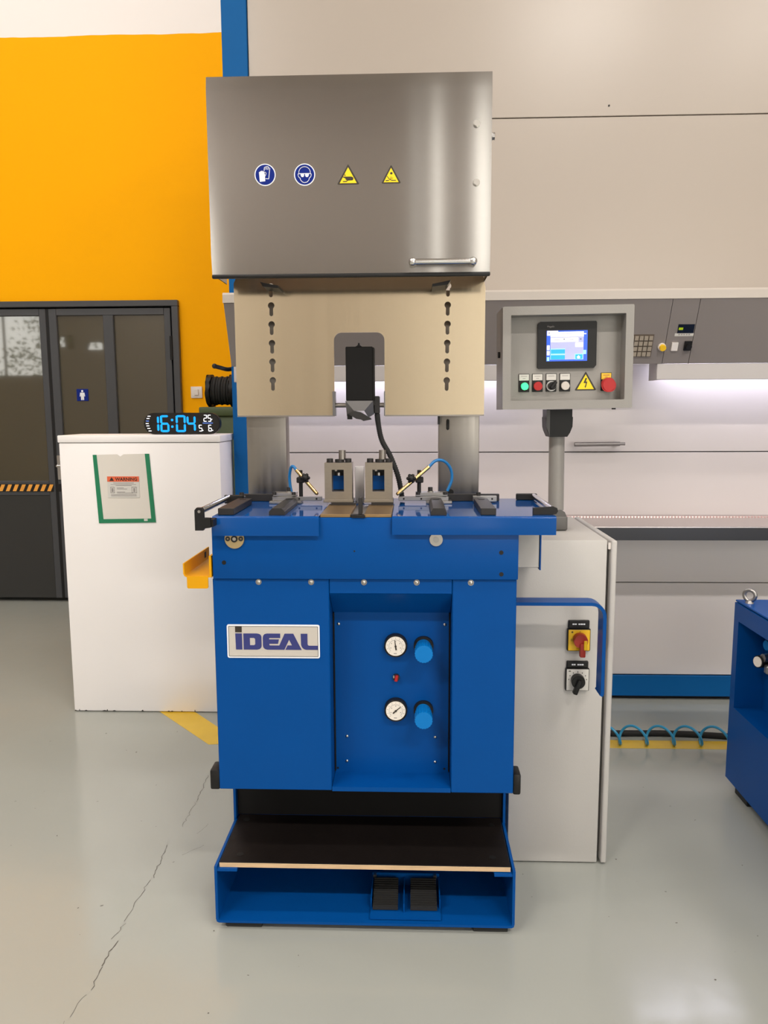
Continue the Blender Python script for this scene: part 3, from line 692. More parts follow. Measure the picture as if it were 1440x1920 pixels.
# cross rail and brackets at the back of the table
part(mb().box(-.440, -.282, .300, .315, 1.0915, 1.112, .001, 1), 'cross_rail', DARKSTEEL)
part(mb().box(.152, .300, .300, .315, 1.0915, 1.112, .001, 1), 'cross_rail', DARKSTEEL)
for (x0, x1, bx) in ((-.472, -.426, -.437), (.222, .289, .238)):
    o = part(mb().box(x0, x1, .262, .276, 1.0945, 1.1105, .001, 1), 'mount_bracket', STEEL)
    for t in (.2, .8): B(MO).cyl((x0+(x1-x0)*t, .2605, 1.1025), (x0+(x1-x0)*t, .262, 1.1025), .0028, 10).build('hole', BLACK, o)
    B(MO).cyl((bx, .272, 1.1105), (bx, .272, 1.119), .0065, 14, bev=.0008).build('cap_screw', DARKSTEEL, o)
# slide units left and right
def slide(s):
    f = (lambda x: x) if s < 0 else (lambda x: -.145-x-.0)
    X = (lambda a, c: (min(f(a), f(c)), max(f(a), f(c))))
    if s < 0: A, Bx, Cx = (-.345, -.204), (-.343, -.278), (-.352, -.262)
    else: A, Bx, Cx = (.012, .153), (.060, .150), (.090, .162)
    o = part(mb().box(A[0], A[1], .248, .262, 1.0985, 1.1105, .001, 1), 'slide_rail', STEEL)
    for t in (.55, .9): B(MO).cyl((A[0]+.14*t if s < 0 else A[1]-.14*t, .2465, 1.1045), (A[0]+.14*t if s < 0 else A[1]-.14*t, .248, 1.1045), .0028, 10).build('hole', BLACK, o)
    part(mb().box(Cx[0], Cx[1], .236, .285, 1.0915, 1.0985, .001, 1), 'slide_base', STEEL)
    o = part(mb().box(Bx[0], Bx[1], .250, .290, 1.1110, 1.1215, .001, 1), 'slide_block', STEEL)
    for t in (.08, .92): B(MO).cyl((Bx[0]+(Bx[1]-Bx[0])*t, .245, 1.1165), (Bx[0]+(Bx[1]-Bx[0])*t, .245, 1.124), .0058, 12).build('cap_screw', DARKSTEEL, o)
    c = -.300 if s < 0 else .102
    B(MO).cyl((c, .272, 1.1215), (c, .272, 1.124), .0085, 14).build('washer', ZINC, o)
    B(MO).cyl((c, .272, 1.124), (c, .272, 1.134), .0068, 14, bev=.0008).build('cap_screw', DARKSTEEL, o)
slide(-1); slide(1)
# nozzle posts
def nozzle(px, pts, rod0, rod1, hose, knob):
    pp = part(mb().cyl((px, .256, 1.1105), (px, .256, 1.184), .0055, 16, bev=.0006), 'nozzle_post', BLACK)
    b = mb().box(px-.010, px+.012, .240, .264, 1.150, 1.166, .002, 1)
    b.build('clamp', BLACK, pp)
    b = mb().sph((px+knob[0], .235, 1.161+knob[1]), .011, u=10, v=7)
    for k in range(6):
        a = rad(60*k); b.sph((px+knob[0]+.009*math.cos(a), .233, 1.161+knob[1]+.009*math.sin(a)), .005, u=8, v=6)
    b.build('clamp_knob', BLACK, pp)
    r = part(mb().cyl(rod0, rod1, .0052, 14), 'spray_nozzle', BRASS, 'slanted brass spray tube')
    d = (Vector(rod1)-Vector(rod0)).normalized()
    B(MO).cyl(rod1, Vector(rod1)+d*.004, .0052, 12, r2=.003).build('tip', BRONZE, r)
    part(mb().tube(catmull(hose, 8), .0042, 12), 'air_tube', HOSEB, 'curved blue air tube')
nozzle(-.264, None, (-.275, .245, 1.187), (-.216, .232, 1.121), [(-.275, .245, 1.187), (-.283, .249, 1.196), (-.291, .256, 1.192), (-.297, .266, 1.17), (-.297, .27, 1.145), (-.294, .272, 1.122)], (.016, .004))
nozzle(.070, None, (.098, .245, 1.195), (.010, .232, 1.120), [(.098, .245, 1.195), (.112, .247, 1.209), (.129, .252, 1.213), (.147, .260, 1.204), (.160, .268, 1.183), (.162, .272, 1.155), (.150, .272, 1.124)], (-.022, .002))
# rollers at the table ends
def roller(x, ya, za, yb, zb):
    r = part(mb().cyl((x, ya, za), (x, yb, zb), .0078, 22, bev=.001), 'roller', CHROME, 'chrome guide roller')
    mb().cyl((x, ya-.010, za), (x, ya, za), .0035, 12).build('axle', ZINC, r)
roller(-.467, -.056, 1.109, .24, 1.109)
b = mb().prism([(-.479, 1.062), (-.479, 1.112), (-.474, 1.118), (-.461, 1.118), (-.457, 1.112), (-.457, 1.093), (-.441, 1.093), (-.441, 1.069), (-.456, 1.067), (-.459, 1.062)], 'y', -.063, -.052)
part(b, 'roller_arm', BLACK)
part(mb().box(-.456, -.436, -.055, -.0205, 1.070, 1.088), 'roller_arm_fixing', BLACK)
part(mb().box(-.479, -.425, .236, .250, 1.092, 1.116, .002, 1), 'roller_arm', BLACK)
roller(.402, .030, 1.103, .325, 1.103)
b = mb().prism([(.352, 1.0915), (.352, 1.108), (.402, 1.111), (.411, 1.108), (.413, 1.100), (.409, 1.0935), (.398, 1.0915)], 'y', .010, .024)
part(b, 'roller_arm', BLACK)
part(mb().box(.352, .412, .325, .340, 1.0915, 1.110, .002, 1), 'roller_arm', BLACK)
# grey box under the table on the right, and its blue flange
part(mb().box(.3155, .392, .15, .27, .928, 1.044, .002, 1), 'terminal_box', GREY, 'light grey box under the table')
part(mb().box(.3935, .397, .148, .20, .922, 1.044), 'flange_strip', BLUE)
# end caps on the lower corners
part(mb().box(-.4835, -.4575, .005, .06, .357, .412, .005, 2), 'end_cap', BLACK)
part(mb().box(.3135, .334, .005, .06, .353, .410, .005, 2), 'end_cap', BLACK)
# yellow channel bracket running back along the left side
b = mb()
b.prism([(-.463, .933), (-.463, .9365), (-.520, .9365), (-.5245, .9385), (-.5265, .943), (-.5265, .969), (-.530, .969), (-.530, .942), (-.527, .936), (-.521, .933)], 'y', -.006, .235)
b.box(-.463, -.4575, -.006, .14, .933, .988)
b.prism(rrect(-.520, -.466, .905, .936, .004), 'y', -.0095, -.006)
br = part(b, 'tray_bracket', YEL, 'bright yellow channel bracket')
B(MO).box(-.5266, -.5258, .185, .201, .946, .962).build('slot', BLACK, br)
# blue guard rail around the electrical switches
pr = [(.3165, .840), (.530, .840)] + [(.530+.040*math.sin(rad(a)), .800+.040*math.cos(rad(a))) for a in (15, 30, 45, 60, 75, 90)] + [(.570, .585), (.566, .578)]
part(mb().sheet(pr, 'y', .12, .175, -.009), 'guard_rail', BLUE, 'bent blue guard rail')
# name plate
npl = cut('name_plate', rrect(-.424, -.1855, .7215, .8095, .005), [], -.002, 0, SIGNW, mc, MO, 'white plate with navy lettering')
x0, x1, z0, z1 = -.4200, -.1895, .7255, .8055
cut('border', rrect(x0, x1, z0, z1, .002, 3), [rrect(x0+.001, x1-.001, z0+.001, z1-.001, .0015, 3)], -.0026, -.002, SIGNK, npl, MO)
cut('face', rrect(x0+.001, x1-.001, z0+.001, z1-.001, .0015, 3), [], -.0023, -.002, PLATEW, npl, MO)
# letter shapes: plate zoom coordinates (px,py) -> metres
def L(px, py): return (-.4240+(px-97)*(.2385/1211), .8095-(py-62)*(.088/450))
def let(pts, m=NAVY, holes=()): cut('letter', [L(*p) for p in pts], [[L(*p) for p in h] for h in holes], -.0030, -.0023, m, npl, MO)
let([(207, 84), (294, 84), (294, 165), (207, 165)], SIGNK)
let([(207, 180), (295, 180), (295, 398), (212, 398)])
let([(313, 180), (490, 180), (520, 186), (540, 200), (549, 222), (549, 350), (540, 375), (520, 391), (490, 398), (313, 398)], holes=[[(397, 240), (450, 240), (466, 252), (466, 325), (450, 338), (397, 338)]])
let([(795, 180), (795, 240), (655, 240), (648, 250), (650, 258), (778, 258), (764, 318), (652, 318), (650, 330), (656, 340), (780, 340), (852, 180), (965, 180), (1072, 398), (858, 398), (888, 338), (946, 338), (910, 262), (846, 398), (620, 398), (590, 388), (572, 368), (566, 340), (566, 235), (574, 206), (590, 188), (620, 180)])
let([(1062, 180), (1150, 180), (1150, 320), (1156, 336), (1172, 341), (1285, 341), (1285, 396), (1130, 396), (1100, 386), (1076, 362), (1065, 330)])
# gauges and regulators
def gauge(x, z, ang, parent=mc, O=MO, y0=.085):
    g = B(O).cyl((x, y0, z), (x, y0-.018, z), .0305, 36, bev=.002).build('pressure_gauge', BLACK, parent, label='round gauge with white dial and black rim')
    B(O).cyl((x, y0-.0182, z), (x, y0-.0195, z), .0262, 32).build('dial', DIALW, g)
    b = B(O); yy = y0-.0200
    for k in range(11):
        a = rad(-135+27*k); s, c = math.sin(a), math.cos(a); r0, r1 = .0205, .0235; wd = .0005
        b.prism([(x+s*r0-c*wd, z+c*r0+s*wd), (x+s*r0+c*wd, z+c*r0-s*wd), (x+s*r1+c*wd, z+c*r1-s*wd), (x+s*r1-c*wd, z+c*r1+s*wd)], 'y', yy, yy+.0005)
    pts = circ(x, z, .0180, 30, -45, 225); q = circ(x, z, .0173, 30, -45, 225)[::-1]
    b.prism(pts+q, 'y', yy, yy+.0005)
    for k in range(5):
        a = rad(-110+55*k); b.box(x+.0135*math.sin(a)-.0011, x+.0135*math.sin(a)+.0011, yy, yy+.0005, z+.0135*math.cos(a)-.0013, z+.0135*math.cos(a)+.0013)
    b.box(x-.005, x+.003, yy, yy+.0005, z-.0205, z-.0185)
    b.build('scale', PRINTG, g)
    a = rad(ang); s, c = math.sin(a), math.cos(a); yy = y0-.0212; P2 = []
    b = B(O).prism([(x-s*.010-c*.0020, z-c*.010+s*.0020), (x-s*.010+c*.0020, z-c*.010-s*.0020), (x+s*.0180+c*.0004, z+c*.0180-s*.0004), (x+s*.0180-c*.0004, z+c*.0180+s*.0004)], 'y', yy, yy+.0008)
    b.cyl((x, yy-.0005, z), (x, yy+.0012, z), .0028, 14)
    b.build('needle', SIGNK, g)
    return g
gauge(.007, .7335, -8); gauge(.007, .5555, 48)
for z in (.7295, .5515):
    r = part(mb().cyl((.081, .085, z+.001), (.081, .076, z+.001), .0262, 32, bev=.002), 'regulator_collar', BLACK)
    n = 20; pts = []
    for k in range(n*4):
        a = 6.2832*k/(n*4); rr = .0222+(.0012 if (k//2) % 2 else 0); pts.append((.0805+rr*math.cos(a), z+rr*math.sin(a)))
    b = mb().prism(pts, 'y', .012, .052)
    b.cyl((.0805, .052, z), (.0805, .076, z), .0205, 28)
    k = b.build('regulator_knob', KNOBB, r, label='sky blue ribbed knob')
rd = part(mb().cyl((.008, .085, .643), (.008, .078, .643), .0095, 18), 'toggle_base', DARKSTEEL)
mb().box(.0045, .0125, .069, .078, .635, .651, .001, 1).rot('Y', rad(10), (.0085, .07, .643)).build('toggle', REDP, rd, label='red toggle')
mb().box(.000, .0035, .074, .078, .643, .650).build('toggle_pin', ZINC, rd)

# ---- columns, slotted plate, head, hood
part(mb().box(-.4365, -.320, .360, .42, 1.088, 1.694, .003, 2), 'steel_column', STEELC)
part(mb().box(.128, .246, .360, .42, 1.088, 1.690, .003, 2), 'steel_column', STEELC)
part(mb().ring((.164, 1.112), .006, .0085, .356, .360, 18).cyl((.164, .3585, 1.112), (.164, .3603, 1.112), .006, 16), 'column_bolt', BLACK)
part(mb().box(.150, .158, .352, .360, 1.2935, 1.325, .003, 1).box(.1245, .130, .34, .36, 1.31, 1.334), 'column_clip', BLACK)
def keyhole(x, z):
    r, wd, l_ = .0092, .0052, .024
    a0 = math.degrees(math.asin(wd/r)); pts = circ(x, z, r, 18, -90+a0, 270-a0)
    return pts + circ(x, z-l_, wd, 8, 180, 360)
holes = [keyhole(-.350, 1.700-.0524*k) for k in range(6)] + [keyhole(.151-.0004*k, 1.697-.0524*k) for k in range(6)]
c0, c1, cz = -.1725, -.0285, 1.571; r = .022
outer = [(-.4555, 1.336), (-.4555, 1.71), (-.4500, 1.722), (-.44, 1.745), (.236, 1.745), (.250, 1.722), (.256, 1.69), (.256, 1.336), (c1, 1.336), (c1, cz-r)]
outer += [(c1-r+r*math.cos(rad(a)), cz-r+r*math.sin(rad(a))) for a in (15, 30, 45, 60, 75, 90)] + [(c0+r-r*math.sin(rad(a)), cz-r+r*math.cos(rad(a))) for a in (0, 15, 30, 45, 60, 75, 90)] + [(c0, 1.336)]
cut('slotted_plate', outer, holes, .330, .333, STEELP, mc, MO, 'brushed steel plate with keyhole slots')
part(mb().box(-.4555, -.4525, .333, .37, 1.336, 1.71), 'plate_edge', STEELP)
part(mb().box(.253, .256, .333, .37, 1.336, 1.69), 'plate_edge', STEELP)
for x0, x1 in ((-.4555, c0), (c1, .256)): part(mb().box(x0, x1, .328, .333, 1.334, 1.338), 'plate_lower_fold', STEELC)
for x0, x1 in ((c0-.003, c0+.004), (c1-.001, c1+.002)): part(mb().box(x0, x1, .300, .333, 1.336, 1.405), 'bearing_lug', HEADG)
part(mb().cyl((c0+.002, .315, 1.366), (c1, .315, 1.366), .0065, 16), 'pivot_rod', STEELC)
hd = part(mb().box(-.134, -.0585, .262, .325, 1.378, 1.526, .002, 1).box(-.0585, -.0555, .266, .325, 1.378, 1.524), 'grinding_head', BLACKM, 'black box head')
mb().prism([(-.106, 1.526), (-.088, 1.526), (-.094, 1.530), (-.0955, 1.536), (-.0985, 1.536), (-.100, 1.530)], 'y', .262, .275).build('top_notch', BLACKM, hd)
b = mb()
def face(b, *ps): b.bm.faces.new([b._v(p) for p in ps])
yF = .262; T = 1.378
A_, B_, C_, D_ = (-.1355, yF, T), (-.0585, yF, T), (-.083, yF-.004, 1.350), (-.1115, yF-.004, 1.350)
E_, F_ = (-.1335, yF+.02, 1.335), (-.0575, yF+.02, 1.341); G_ = (-.072, yF+.01, 1.332); H_ = (-.125, yF+.01, 1.340)
face(b, A_, B_, C_, D_); face(b, A_, D_, H_, E_); face(b, B_, F_, G_, C_)
K = [(x, .32, z) for (x, _, z) in (A_, B_, F_, G_, C_, D_, H_, E_)]
face(b, A_, E_, K[7], K[0]); face(b, B_, K[1], K[2], F_)
face(b, F_, K[2], K[3], G_); face(b, G_, K[3], K[4], C_); face(b, C_, K[4], K[5], D_); face(b, D_, K[5], K[6], H_); face(b, H_, K[6], K[7], E_)
face(b, A_, K[0], K[1], B_)
part(b, 'head_cone', HEADG, 'grey folded sheet below the head', hd)
b = mb().prism([(-.128, 1.342), (-.108, 1.350), (-.092, 1.346), (-.064, 1.330), (-.062, 1.326), (-.084, 1.322), (-.091, 1.326), (-.104, 1.328)], 'y', .240, .262)
b.build('head_flap', DARKSTEEL, hd)
mb().box(-.131, -.118, .264, .29, 1.3265, 1.342).build('head_foot', BLACK, hd)
part(mb().box(-.0565, -.0415, .285, .325, 1.342, 1.391, .002, 1).cyl((-.055, .283, 1.372), (-.055, .29, 1.372), .006, 12), 'cable_gland', DARKSTEEL)
pts = catmull([(-.049, .296, 1.345), (-.046, .298, 1.315), (-.036, .298, 1.267), (-.012, .298, 1.222), (.011, .298, 1.160), (.023, .300, 1.094)], 10)
part(mb().tube(pts, .0068, 12), 'head_cable', RUBBER, 'black corrugated cable')
b = mb()
for k in range(2, len(pts)-1):
    d = (pts[k]-pts[k-1]).normalized(); b.cyl(pts[k]-d*.0012, pts[k]+d*.0012, .0080, 12)
b.build('corrugation', RUBBER, mc)['kind'] = 'stuff'
# hood
HX0, HX1, HY = -.479, .2535, .18
b = mb()
th = .0025
b.prism([(HY+.006, 1.709), (HY, 1.760), (HY, 2.162), (HY+.005, 2.201), (HY+.005+th, 2.201), (HY+th, 2.162), (HY+th, 1.760), (HY+.006+th, 1.709)], 'x', HX0, HX1)
ho = part(b, 'hood', STEELH, 'raised brushed stainless steel hood')
for x0, x1 in ((HX0, HX0+th), (HX1-th, HX1)): mb().prism([(HY+.0095, 1.709), (HY+.004, 1.76), (HY+.004, 2.162), (HY+.0085, 2.198), (.40, 2.198), (.40, 1.80), (.34, 1.73), (.34, 1.709)], 'x', x0, x1).build('side_cheek', STEELH, ho)
mb().box(HX0+th, HX1-th, HY+.009, .40, 2.196, 2.1985).build('top_cover', STEELH, ho)
mb().box(HX0-.001, HX1+.001, HY+.002, HY+.014, 1.699, 1.7095, .003, 2).build('edge_strip', BLACK, ho, label='black rubber edge strip')
for (x, z) in ((.2145, 2.074), (.2150, 1.931)):
    mb().cyl((x, HY, z), (x, HY-.007, z), .0085, 6, bev=.0008).cyl((x, HY+.0005, z), (x, HY-.002, z), .0095, 18).build('bolt', ZINC, ho)
mb().cyl((HX1, .21, 2.053), (HX1+.010, .21, 2.053), .009, 6, bev=.0008).cyl((HX1, .21, 2.053), (HX1+.004, .21, 2.053), .0105, 18).build('bolt', STEEL, ho)
hx0, hx1, hz_ = .052, .207, 1.730
b = mb().cyl((hx0, .150, hz_), (hx1, .150, hz_), .0075, 20)
for x in (hx0, hx1): b.sph((x, .150, hz_), .0108, u=16, v=10).cyl((x, .150, hz_), (x, HY+.004, hz_), .0095, 16)
b.build('hood_handle', CHROME, ho, label='chrome bar handle')
for (xa, xb) in ((-.365, -.315), (.155, .105)):
    b = mb().prism([(xa, 1.700), (xb, 1.690), (xb, 1.683), (xa+(.008 if xb > xa else -.008), 1.688)], 'y', .250, .3295)
    b.build('hood_shadow_wedge', DARKSTEEL, ho)  # dark wedges stand in for bracket shadows under the hood edge
# pictogram decals on the hood
YD = HY-.0006
def disc_sign(cx, cz, r, nm, lab):
    d = cut(nm, circ(cx, cz, r, 36), [], YD, HY, SIGNW, ho, MO)
    d['label'] = lab
    cut('ground', circ(cx, cz, r*.91, 36), [], YD-.0004, YD, SIGNB, d, MO)
    return d
def dec(parent, pts, m, holes=(), lvl=1, nm='pictogram'): return None
# sub-part level is used up by the decal ground, so pictograms sit directly under the hood as parts of the decal
cx, cz, R_ = -.331, 1.958, .0275
d = disc_sign(cx, cz, R_, 'glove_sign', 'round blue sign with white gloves')
def G(px, py): return (-.331+(px-330)*(.055/358), 1.958-(py-343)*(.055/370))
Y3 = YD-.0004
def pic(d, polys, m, nm='pictogram'):
    b = B(MO)
    for q in polys: b.prism(q, 'y', Y3-.0004, Y3)
    return b.build(nm, m, d)
pic(d, [[G(*p) for p in [(228, 300), (236, 292), (248, 300), (252, 280), (262, 278), (268, 296), (274, 274), (288, 274), (292, 296), (300, 282), (312, 288), (318, 310), (328, 330), (332, 450), (240, 460)]]], SIGNW)
def stroke(pts, w_):
    out = []
    for a, c in zip(pts, pts[1:]):
        a, c = Vector(a), Vector(c); dd_ = (c-a)
        if dd_.length < 1e-7: continue
        n = Vector((-dd_.y, dd_.x)).normalized()*w_/2; e = dd_.normalized()*w_*.3
        out.append([tuple(a-n-e), tuple(c-n+e), tuple(c+n+e), tuple(a+n-e)])
    return out
pic(d, stroke([G(*p) for p in [(316, 275), (322, 225), (334, 214), (345, 212), (352, 208), (386, 208), (396, 226), (414, 240), (408, 270), (392, 412), (340, 408)]], .0016)
    + stroke([G(*p) for p in [(346, 222), (342, 256)]], .0012) + stroke([G(*p) for p in [(366, 220), (364, 256)]], .0012) + stroke([G(*p) for p in [(388, 226), (382, 260)]], .0012)
    + stroke([G(*p) for p in [(318, 302), (336, 300), (350, 318), (342, 345), (330, 366)]], .0014), SIGNW)
d = disc_sign(-.228, 1.957, .0275, 'goggles_sign', 'round blue sign with a head wearing goggles')
def G2(px, py): return (-.228+(px-1000)*(.055/358), 1.957-(py-335)*(.055/375))
hc = [(1000+98*math.cos(rad(a)), 300-98*math.sin(rad(a))) for a in range(0, 181, 15)]
pic(d, stroke([G2(*p) for p in [(1098, 315)]+hc+[(902, 315)]], .0016)
    + stroke([G2(*p) for p in [(906, 322), (888, 326), (890, 352), (904, 380), (922, 392), (934, 430), (966, 462), (1000, 472), (1040, 462), (1070, 430), (1080, 392), (1098, 380), (1112, 350), (1112, 326), (1094, 322)]], .0016)
    + stroke([G2(915, 318), G2(1085, 318)], .0016)
    + [[G2(*p) for p in [(930, 322), (992, 322), (990, 360), (975, 378), (950, 376), (936, 358)]], [G2(*p) for p in [(1008, 322), (1076, 322), (1068, 358), (1050, 378), (1026, 376), (1010, 358)]]], SIGNW)
def tri_sign(x0, x1, z0, z1, nm, lab, y=None, parent=None, O=MO, base=None):
    y0 = YD if y is None else y; p = parent or ho
    xm = (x0+x1)/2; h_ = z1-z0; w_ = x1-x0
    d = cut(nm, [(x0+.002, z0), (x1-.002, z0), (x1, z0+.002), (xm+.001, z1), (xm-.001, z1), (x0, z0+.002)], [], y0, y0+.0006, SIGNK, p, O)
    d['label'] = lab
    cut('ground', [(x0+w_*.105, z0+h_*.065), (x1-w_*.105, z0+h_*.065), (xm, z1-h_*.135)], [], y0-.0004, y0, YELS, d, O)
    return d
d = tri_sign(-.143, -.087, 1.931, 1.980, 'crush_sign', 'yellow triangle sign warning of crushed hands')
def G3(px, py): return (-.143+(px-208)*(.056/360), 1.931-(py-510)*(.049/335))
pic(d, [[G3(*p) for p in [(300, 380), (345, 380), (360, 378), (440, 378), (470, 392), (476, 416), (462, 440), (380, 444), (350, 432), (338, 404), (300, 390)]],
        [G3(*p) for p in [(300, 452), (350, 452), (376, 440), (384, 446), (358, 466), (300, 466)]], [G3(*p) for p in [(326, 372), (330, 336), (338, 336), (342, 372)]]], SIGNK)
d = tri_sign(-.0285, .0205, 1.932, 1.9765, 'spark_sign', 'yellow triangle sign warning of flying sparks')
def G4(px, py): return (-.0285+(px-945)*(.049/322), 1.932-(py-494)*(.0445/302))
pic(d, [[G4(1110+22*math.cos(rad(a)), 325-20*math.sin(rad(a))) for a in range(0, 360, 30)],
        [G4(*p) for p in [(1014, 440), (1070, 436), (1072, 450), (1014, 456)]], [G4(*p) for p in [(1104, 436), (1190, 438), (1190, 450), (1104, 450)]]]
    + stroke([G4(1040, 376), G4(1088, 436)], .0015) + stroke([G4(1088, 436), G4(1100, 380)], .0007) + stroke([G4(1090, 436), G4(1122, 384)], .0007) + stroke([G4(1092, 436), G4(1140, 400)], .0007), SIGNK)

# ================================================================== ELECTRICAL CABINET
ec = thing('electrical_cabinet', (.47, .5, 0), 'light grey electrical cabinet standing right behind the blue machine', 'cabinet')
EO = (.47, .5, 0)
B(EO).box(.337, .604, .27, .762, .004, .984, .004, 2).build('body', GREY, ec)
B(EO).box(.604, .613, .29, .745, .03, .965).build('seal', GREYD, ec)
B(EO).box(.6135, .6305, .264, .768, .006, .983, .005, 3).build('door', GREY, ec)
B(EO).cyl((.610, .272, .958), (.610, .272, .976), .0042, 10).build('hinge_pin', SWW, ec)
# main switch
ms = B(EO).box(.496, .562, .258, .270, .662, .728, .003, 2).box(.499, .559, .262, .270, .728, .752, .002, 1).build('main_switch', BLACK, ec, label='main switch with yellow plate and red handle')
B(EO).box(.4985, .5595, .2565, .258, .6645, .7255, .001, 1).build('face', YELP, ms)
B(EO).cyl((.5305, .2565, .698), (.5305, .236, .698), .020, 28, bev=.002).box(.527, .5425, .228, .246, .652, .692, .003, 2).build('handle', REDD, ms)
B(EO).box(.5365, .5455, .2245, .2285, .675, .702, .001, 1).build('lock_tab', YELP, ms)
b = B(EO).box(.506, .512, .2558, .2565, .718, .720).box(.508, .510, .2558, .2565, .716, .722).box(.5305, .5315, .2558, .2565, .716, .722).box(.5055, .5115, .2558, .2565, .6935, .6945).box(.5055, .5115, .2558, .2565, .6975, .6985)
b.build('print', SIGNK, ms)
b = B(EO)
for k, (a, c) in enumerate([(.510, .516), (.517, .522), (.527, .532), (.533, .540), (.541, .546)]): b.box(a, c, .2613, .262, .739, .743)
b.build('caption', SIGNW, ms)
ss = B(EO).box(.494, .562, .258, .270, .543, .611, .003, 2).box(.497, .559, .262, .270, .611, .631, .002, 1).build('selector_switch', BLACK, ec, label='selector switch with white plate and black knob')
B(EO).box(.4965, .5595, .2565, .258, .5455, .6085, .001, 1).build('face', PAPER, ss)
b = B(EO).cyl((.527, .2565, .577), (.527, .236, .577), .0195, 28, bev=.002)
b.box(.5215, .5345, .226, .244, .541, .585, .003, 2)
b.rot('Y', rad(20), (.527, .24, .577)); b.build('knob', BLACK, ss)
b = B(EO)
for a in (-90, -60, -30, 0, 30, 60, 90):
    x, z = .528+.0255*math.sin(rad(a)), .5785+.0225*math.cos(rad(a)); b.box(x-.001, x+.001, .2558, .2565, z-.0016, z+.0016)
b.box(.502, .508, .2558, .2565, .602, .6045); b.build('print', SIGNK, ss)
b = B(EO)
for (a, c) in [(.511, .516), (.517, .522), (.527, .533), (.534, .538), (.539, .545)]: b.box(a, c, .2613, .262, .619, .623)
b.build('caption', SIGNW, ss)

# ================================================================== CONTROL PANEL ON ITS POLE
cp = thing('control_panel', (.496, .47, .985), 'grey control panel with touch screen and buttons on a grey pole', 'control panel')
PO = (.496, .47, .985)
b = B(PO).box(.448, .524, .432, .508, .9855, 1.030, .006, 3); b.prism([(.450, 1.026), (.522, 1.026), (.515, 1.042), (.505, 1.047), (.465, 1.047), (.457, 1.042)], 'y', .436, .504)
b.build('pole_foot', GREYD, cp, label='dark grey foot cap')
B(PO).cyl((.494, .47, 1.045), (.494, .47, 1.285), .0235, 32).build('pole', GREYH, cp)
b = B(PO).prism([(.456, 1.352), (.532, 1.352), (.532, 1.330), (.534, 1.328), (.533, 1.300), (.526, 1.282), (.518, 1.270), (.466, 1.270), (.458, 1.288), (.455, 1.300), (.454, 1.328), (.456, 1.330)], 'y', .432, .505)
b.build('pole_head', BLACK, cp)
B(PO).prism([(.4545, 1.302), (.4655, 1.272), (.4655, 1.350), (.4555, 1.350)], 'y', .4295, .432).build('head_trim', GREYD, cp)
X0, X1, Z0, Z1, Yf = .3125, .6785, 1.3535, 1.6405, .33
cut('front_frame', rrect(X0, X1, Z0, Z1, .004, 3), [rrect(.3355, .6565, 1.3775, 1.6165, .002, 3)], Yf, Yf+.012, GREYH, cp, PO)
B(PO).box(X0, X0+.004, Yf+.012, .49, Z0, Z1).box(X1-.004, X1, Yf+.012, .49, Z0, Z1).box(X0+.004, X1-.004, Yf+.012, .49, Z1-.004, Z1).box(X0+.004, X1-.004, Yf+.012, .49, Z0, Z0+.004).box(X0, X1, .486, .49, Z0, Z1).build('housing', GREYH, cp)
B(PO).box(.3315, .3355, Yf+.012, .388, 1.3735, 1.6205).box(.6565, .6605, Yf+.012, .388, 1.3735, 1.6205).box(.3355, .6565, Yf+.012, .388, 1.6165, 1.6205).box(.3355, .6565, Yf+.012, .388, 1.3735, 1.3775).build('recess_lining', GREYH, cp)
YP = .382
B(PO).box(.3355, .6565, YP, .388, 1.3775, 1.6165).build('face_plate', GREYH, cp)
b = B(PO).cyl((X0, .40, 1.512), (X0-.006, .40, 1.512), .009, 16); b.build('side_lock', BLACK, cp)
B(PO).cyl((.635, .36, Z0-.004), (.635, .36, Z0), .006, 12).build('drain_plug', BLACK, cp)
# touch screen
pts = [(.4245, 1.602), (.580, 1.606), (.5835, 1.603), (.5835, 1.480), (.5795, 1.473), (.571, 1.470), (.418, 1.468), (.4175, 1.594), (.4195, 1.600)]
pts = [(.4245, 1.6015), (.5825, 1.6015), (.5855, 1.598), (.5855, 1.477), (.5795, 1.4695), (.4200, 1.4695), (.4175, 1.472), (.4175, 1.595)]
ts = B(PO).prism(pts, 'y', YP-.010, YP).build('touch_screen', BLACK, cp, label='black framed colour touch screen')
ax0, ax1, az0, az1 = .4425, .5590, 1.4895, 1.5760
def S(px, py): return (ax0+(px-290)*(ax1-ax0)/(1205-290), az1-(py-262)*(az1-az0)/(940-262))
def sq(m, nm, rects, lv=1):
    for (a, c, d_, e) in rects:
        p = S(a, c); q = S(d_, e); B(PO).box(p[0], q[0], YP-.0102-.0002*lv, YP-.0100, q[1], p[1]).build(nm, m, ts)
sq(SCR_B, 'screen_ground', [(290, 262, 1205, 940)], 1)
sq(SCR_BG, 'screen_window', [(375, 290, 1120, 905)], 2)
sq(SCR_W, 'display_area', [(375, 290, 1120, 400), (385, 420, 1000, 515), (300, 265, 545, 300), (300, 300, 370, 370), (935, 530, 1105, 630), (300, 585, 360, 690), (300, 710, 360, 805), (1125, 330, 1175, 350)], 3)
sq(SCR_L, 'display_border', [(375, 660, 710, 675), (375, 775, 710, 800), (375, 660, 385, 905), (925, 780, 1110, 905), (1110, 700, 1180, 790), (300, 845, 355, 930)], 3)
sq(SCR_C, 'display_tile', [(388, 680, 705, 772), (388, 805, 705, 900), (940, 795, 1100, 895)], 4)
sq(SCR_D, 'display_dash', [(330, 300, 360, 325), (455, 462, 640, 470), (670, 440, 695, 470), (790, 462, 900, 470), (1035, 445, 1070, 468), (565, 330, 1100, 336)], 5)
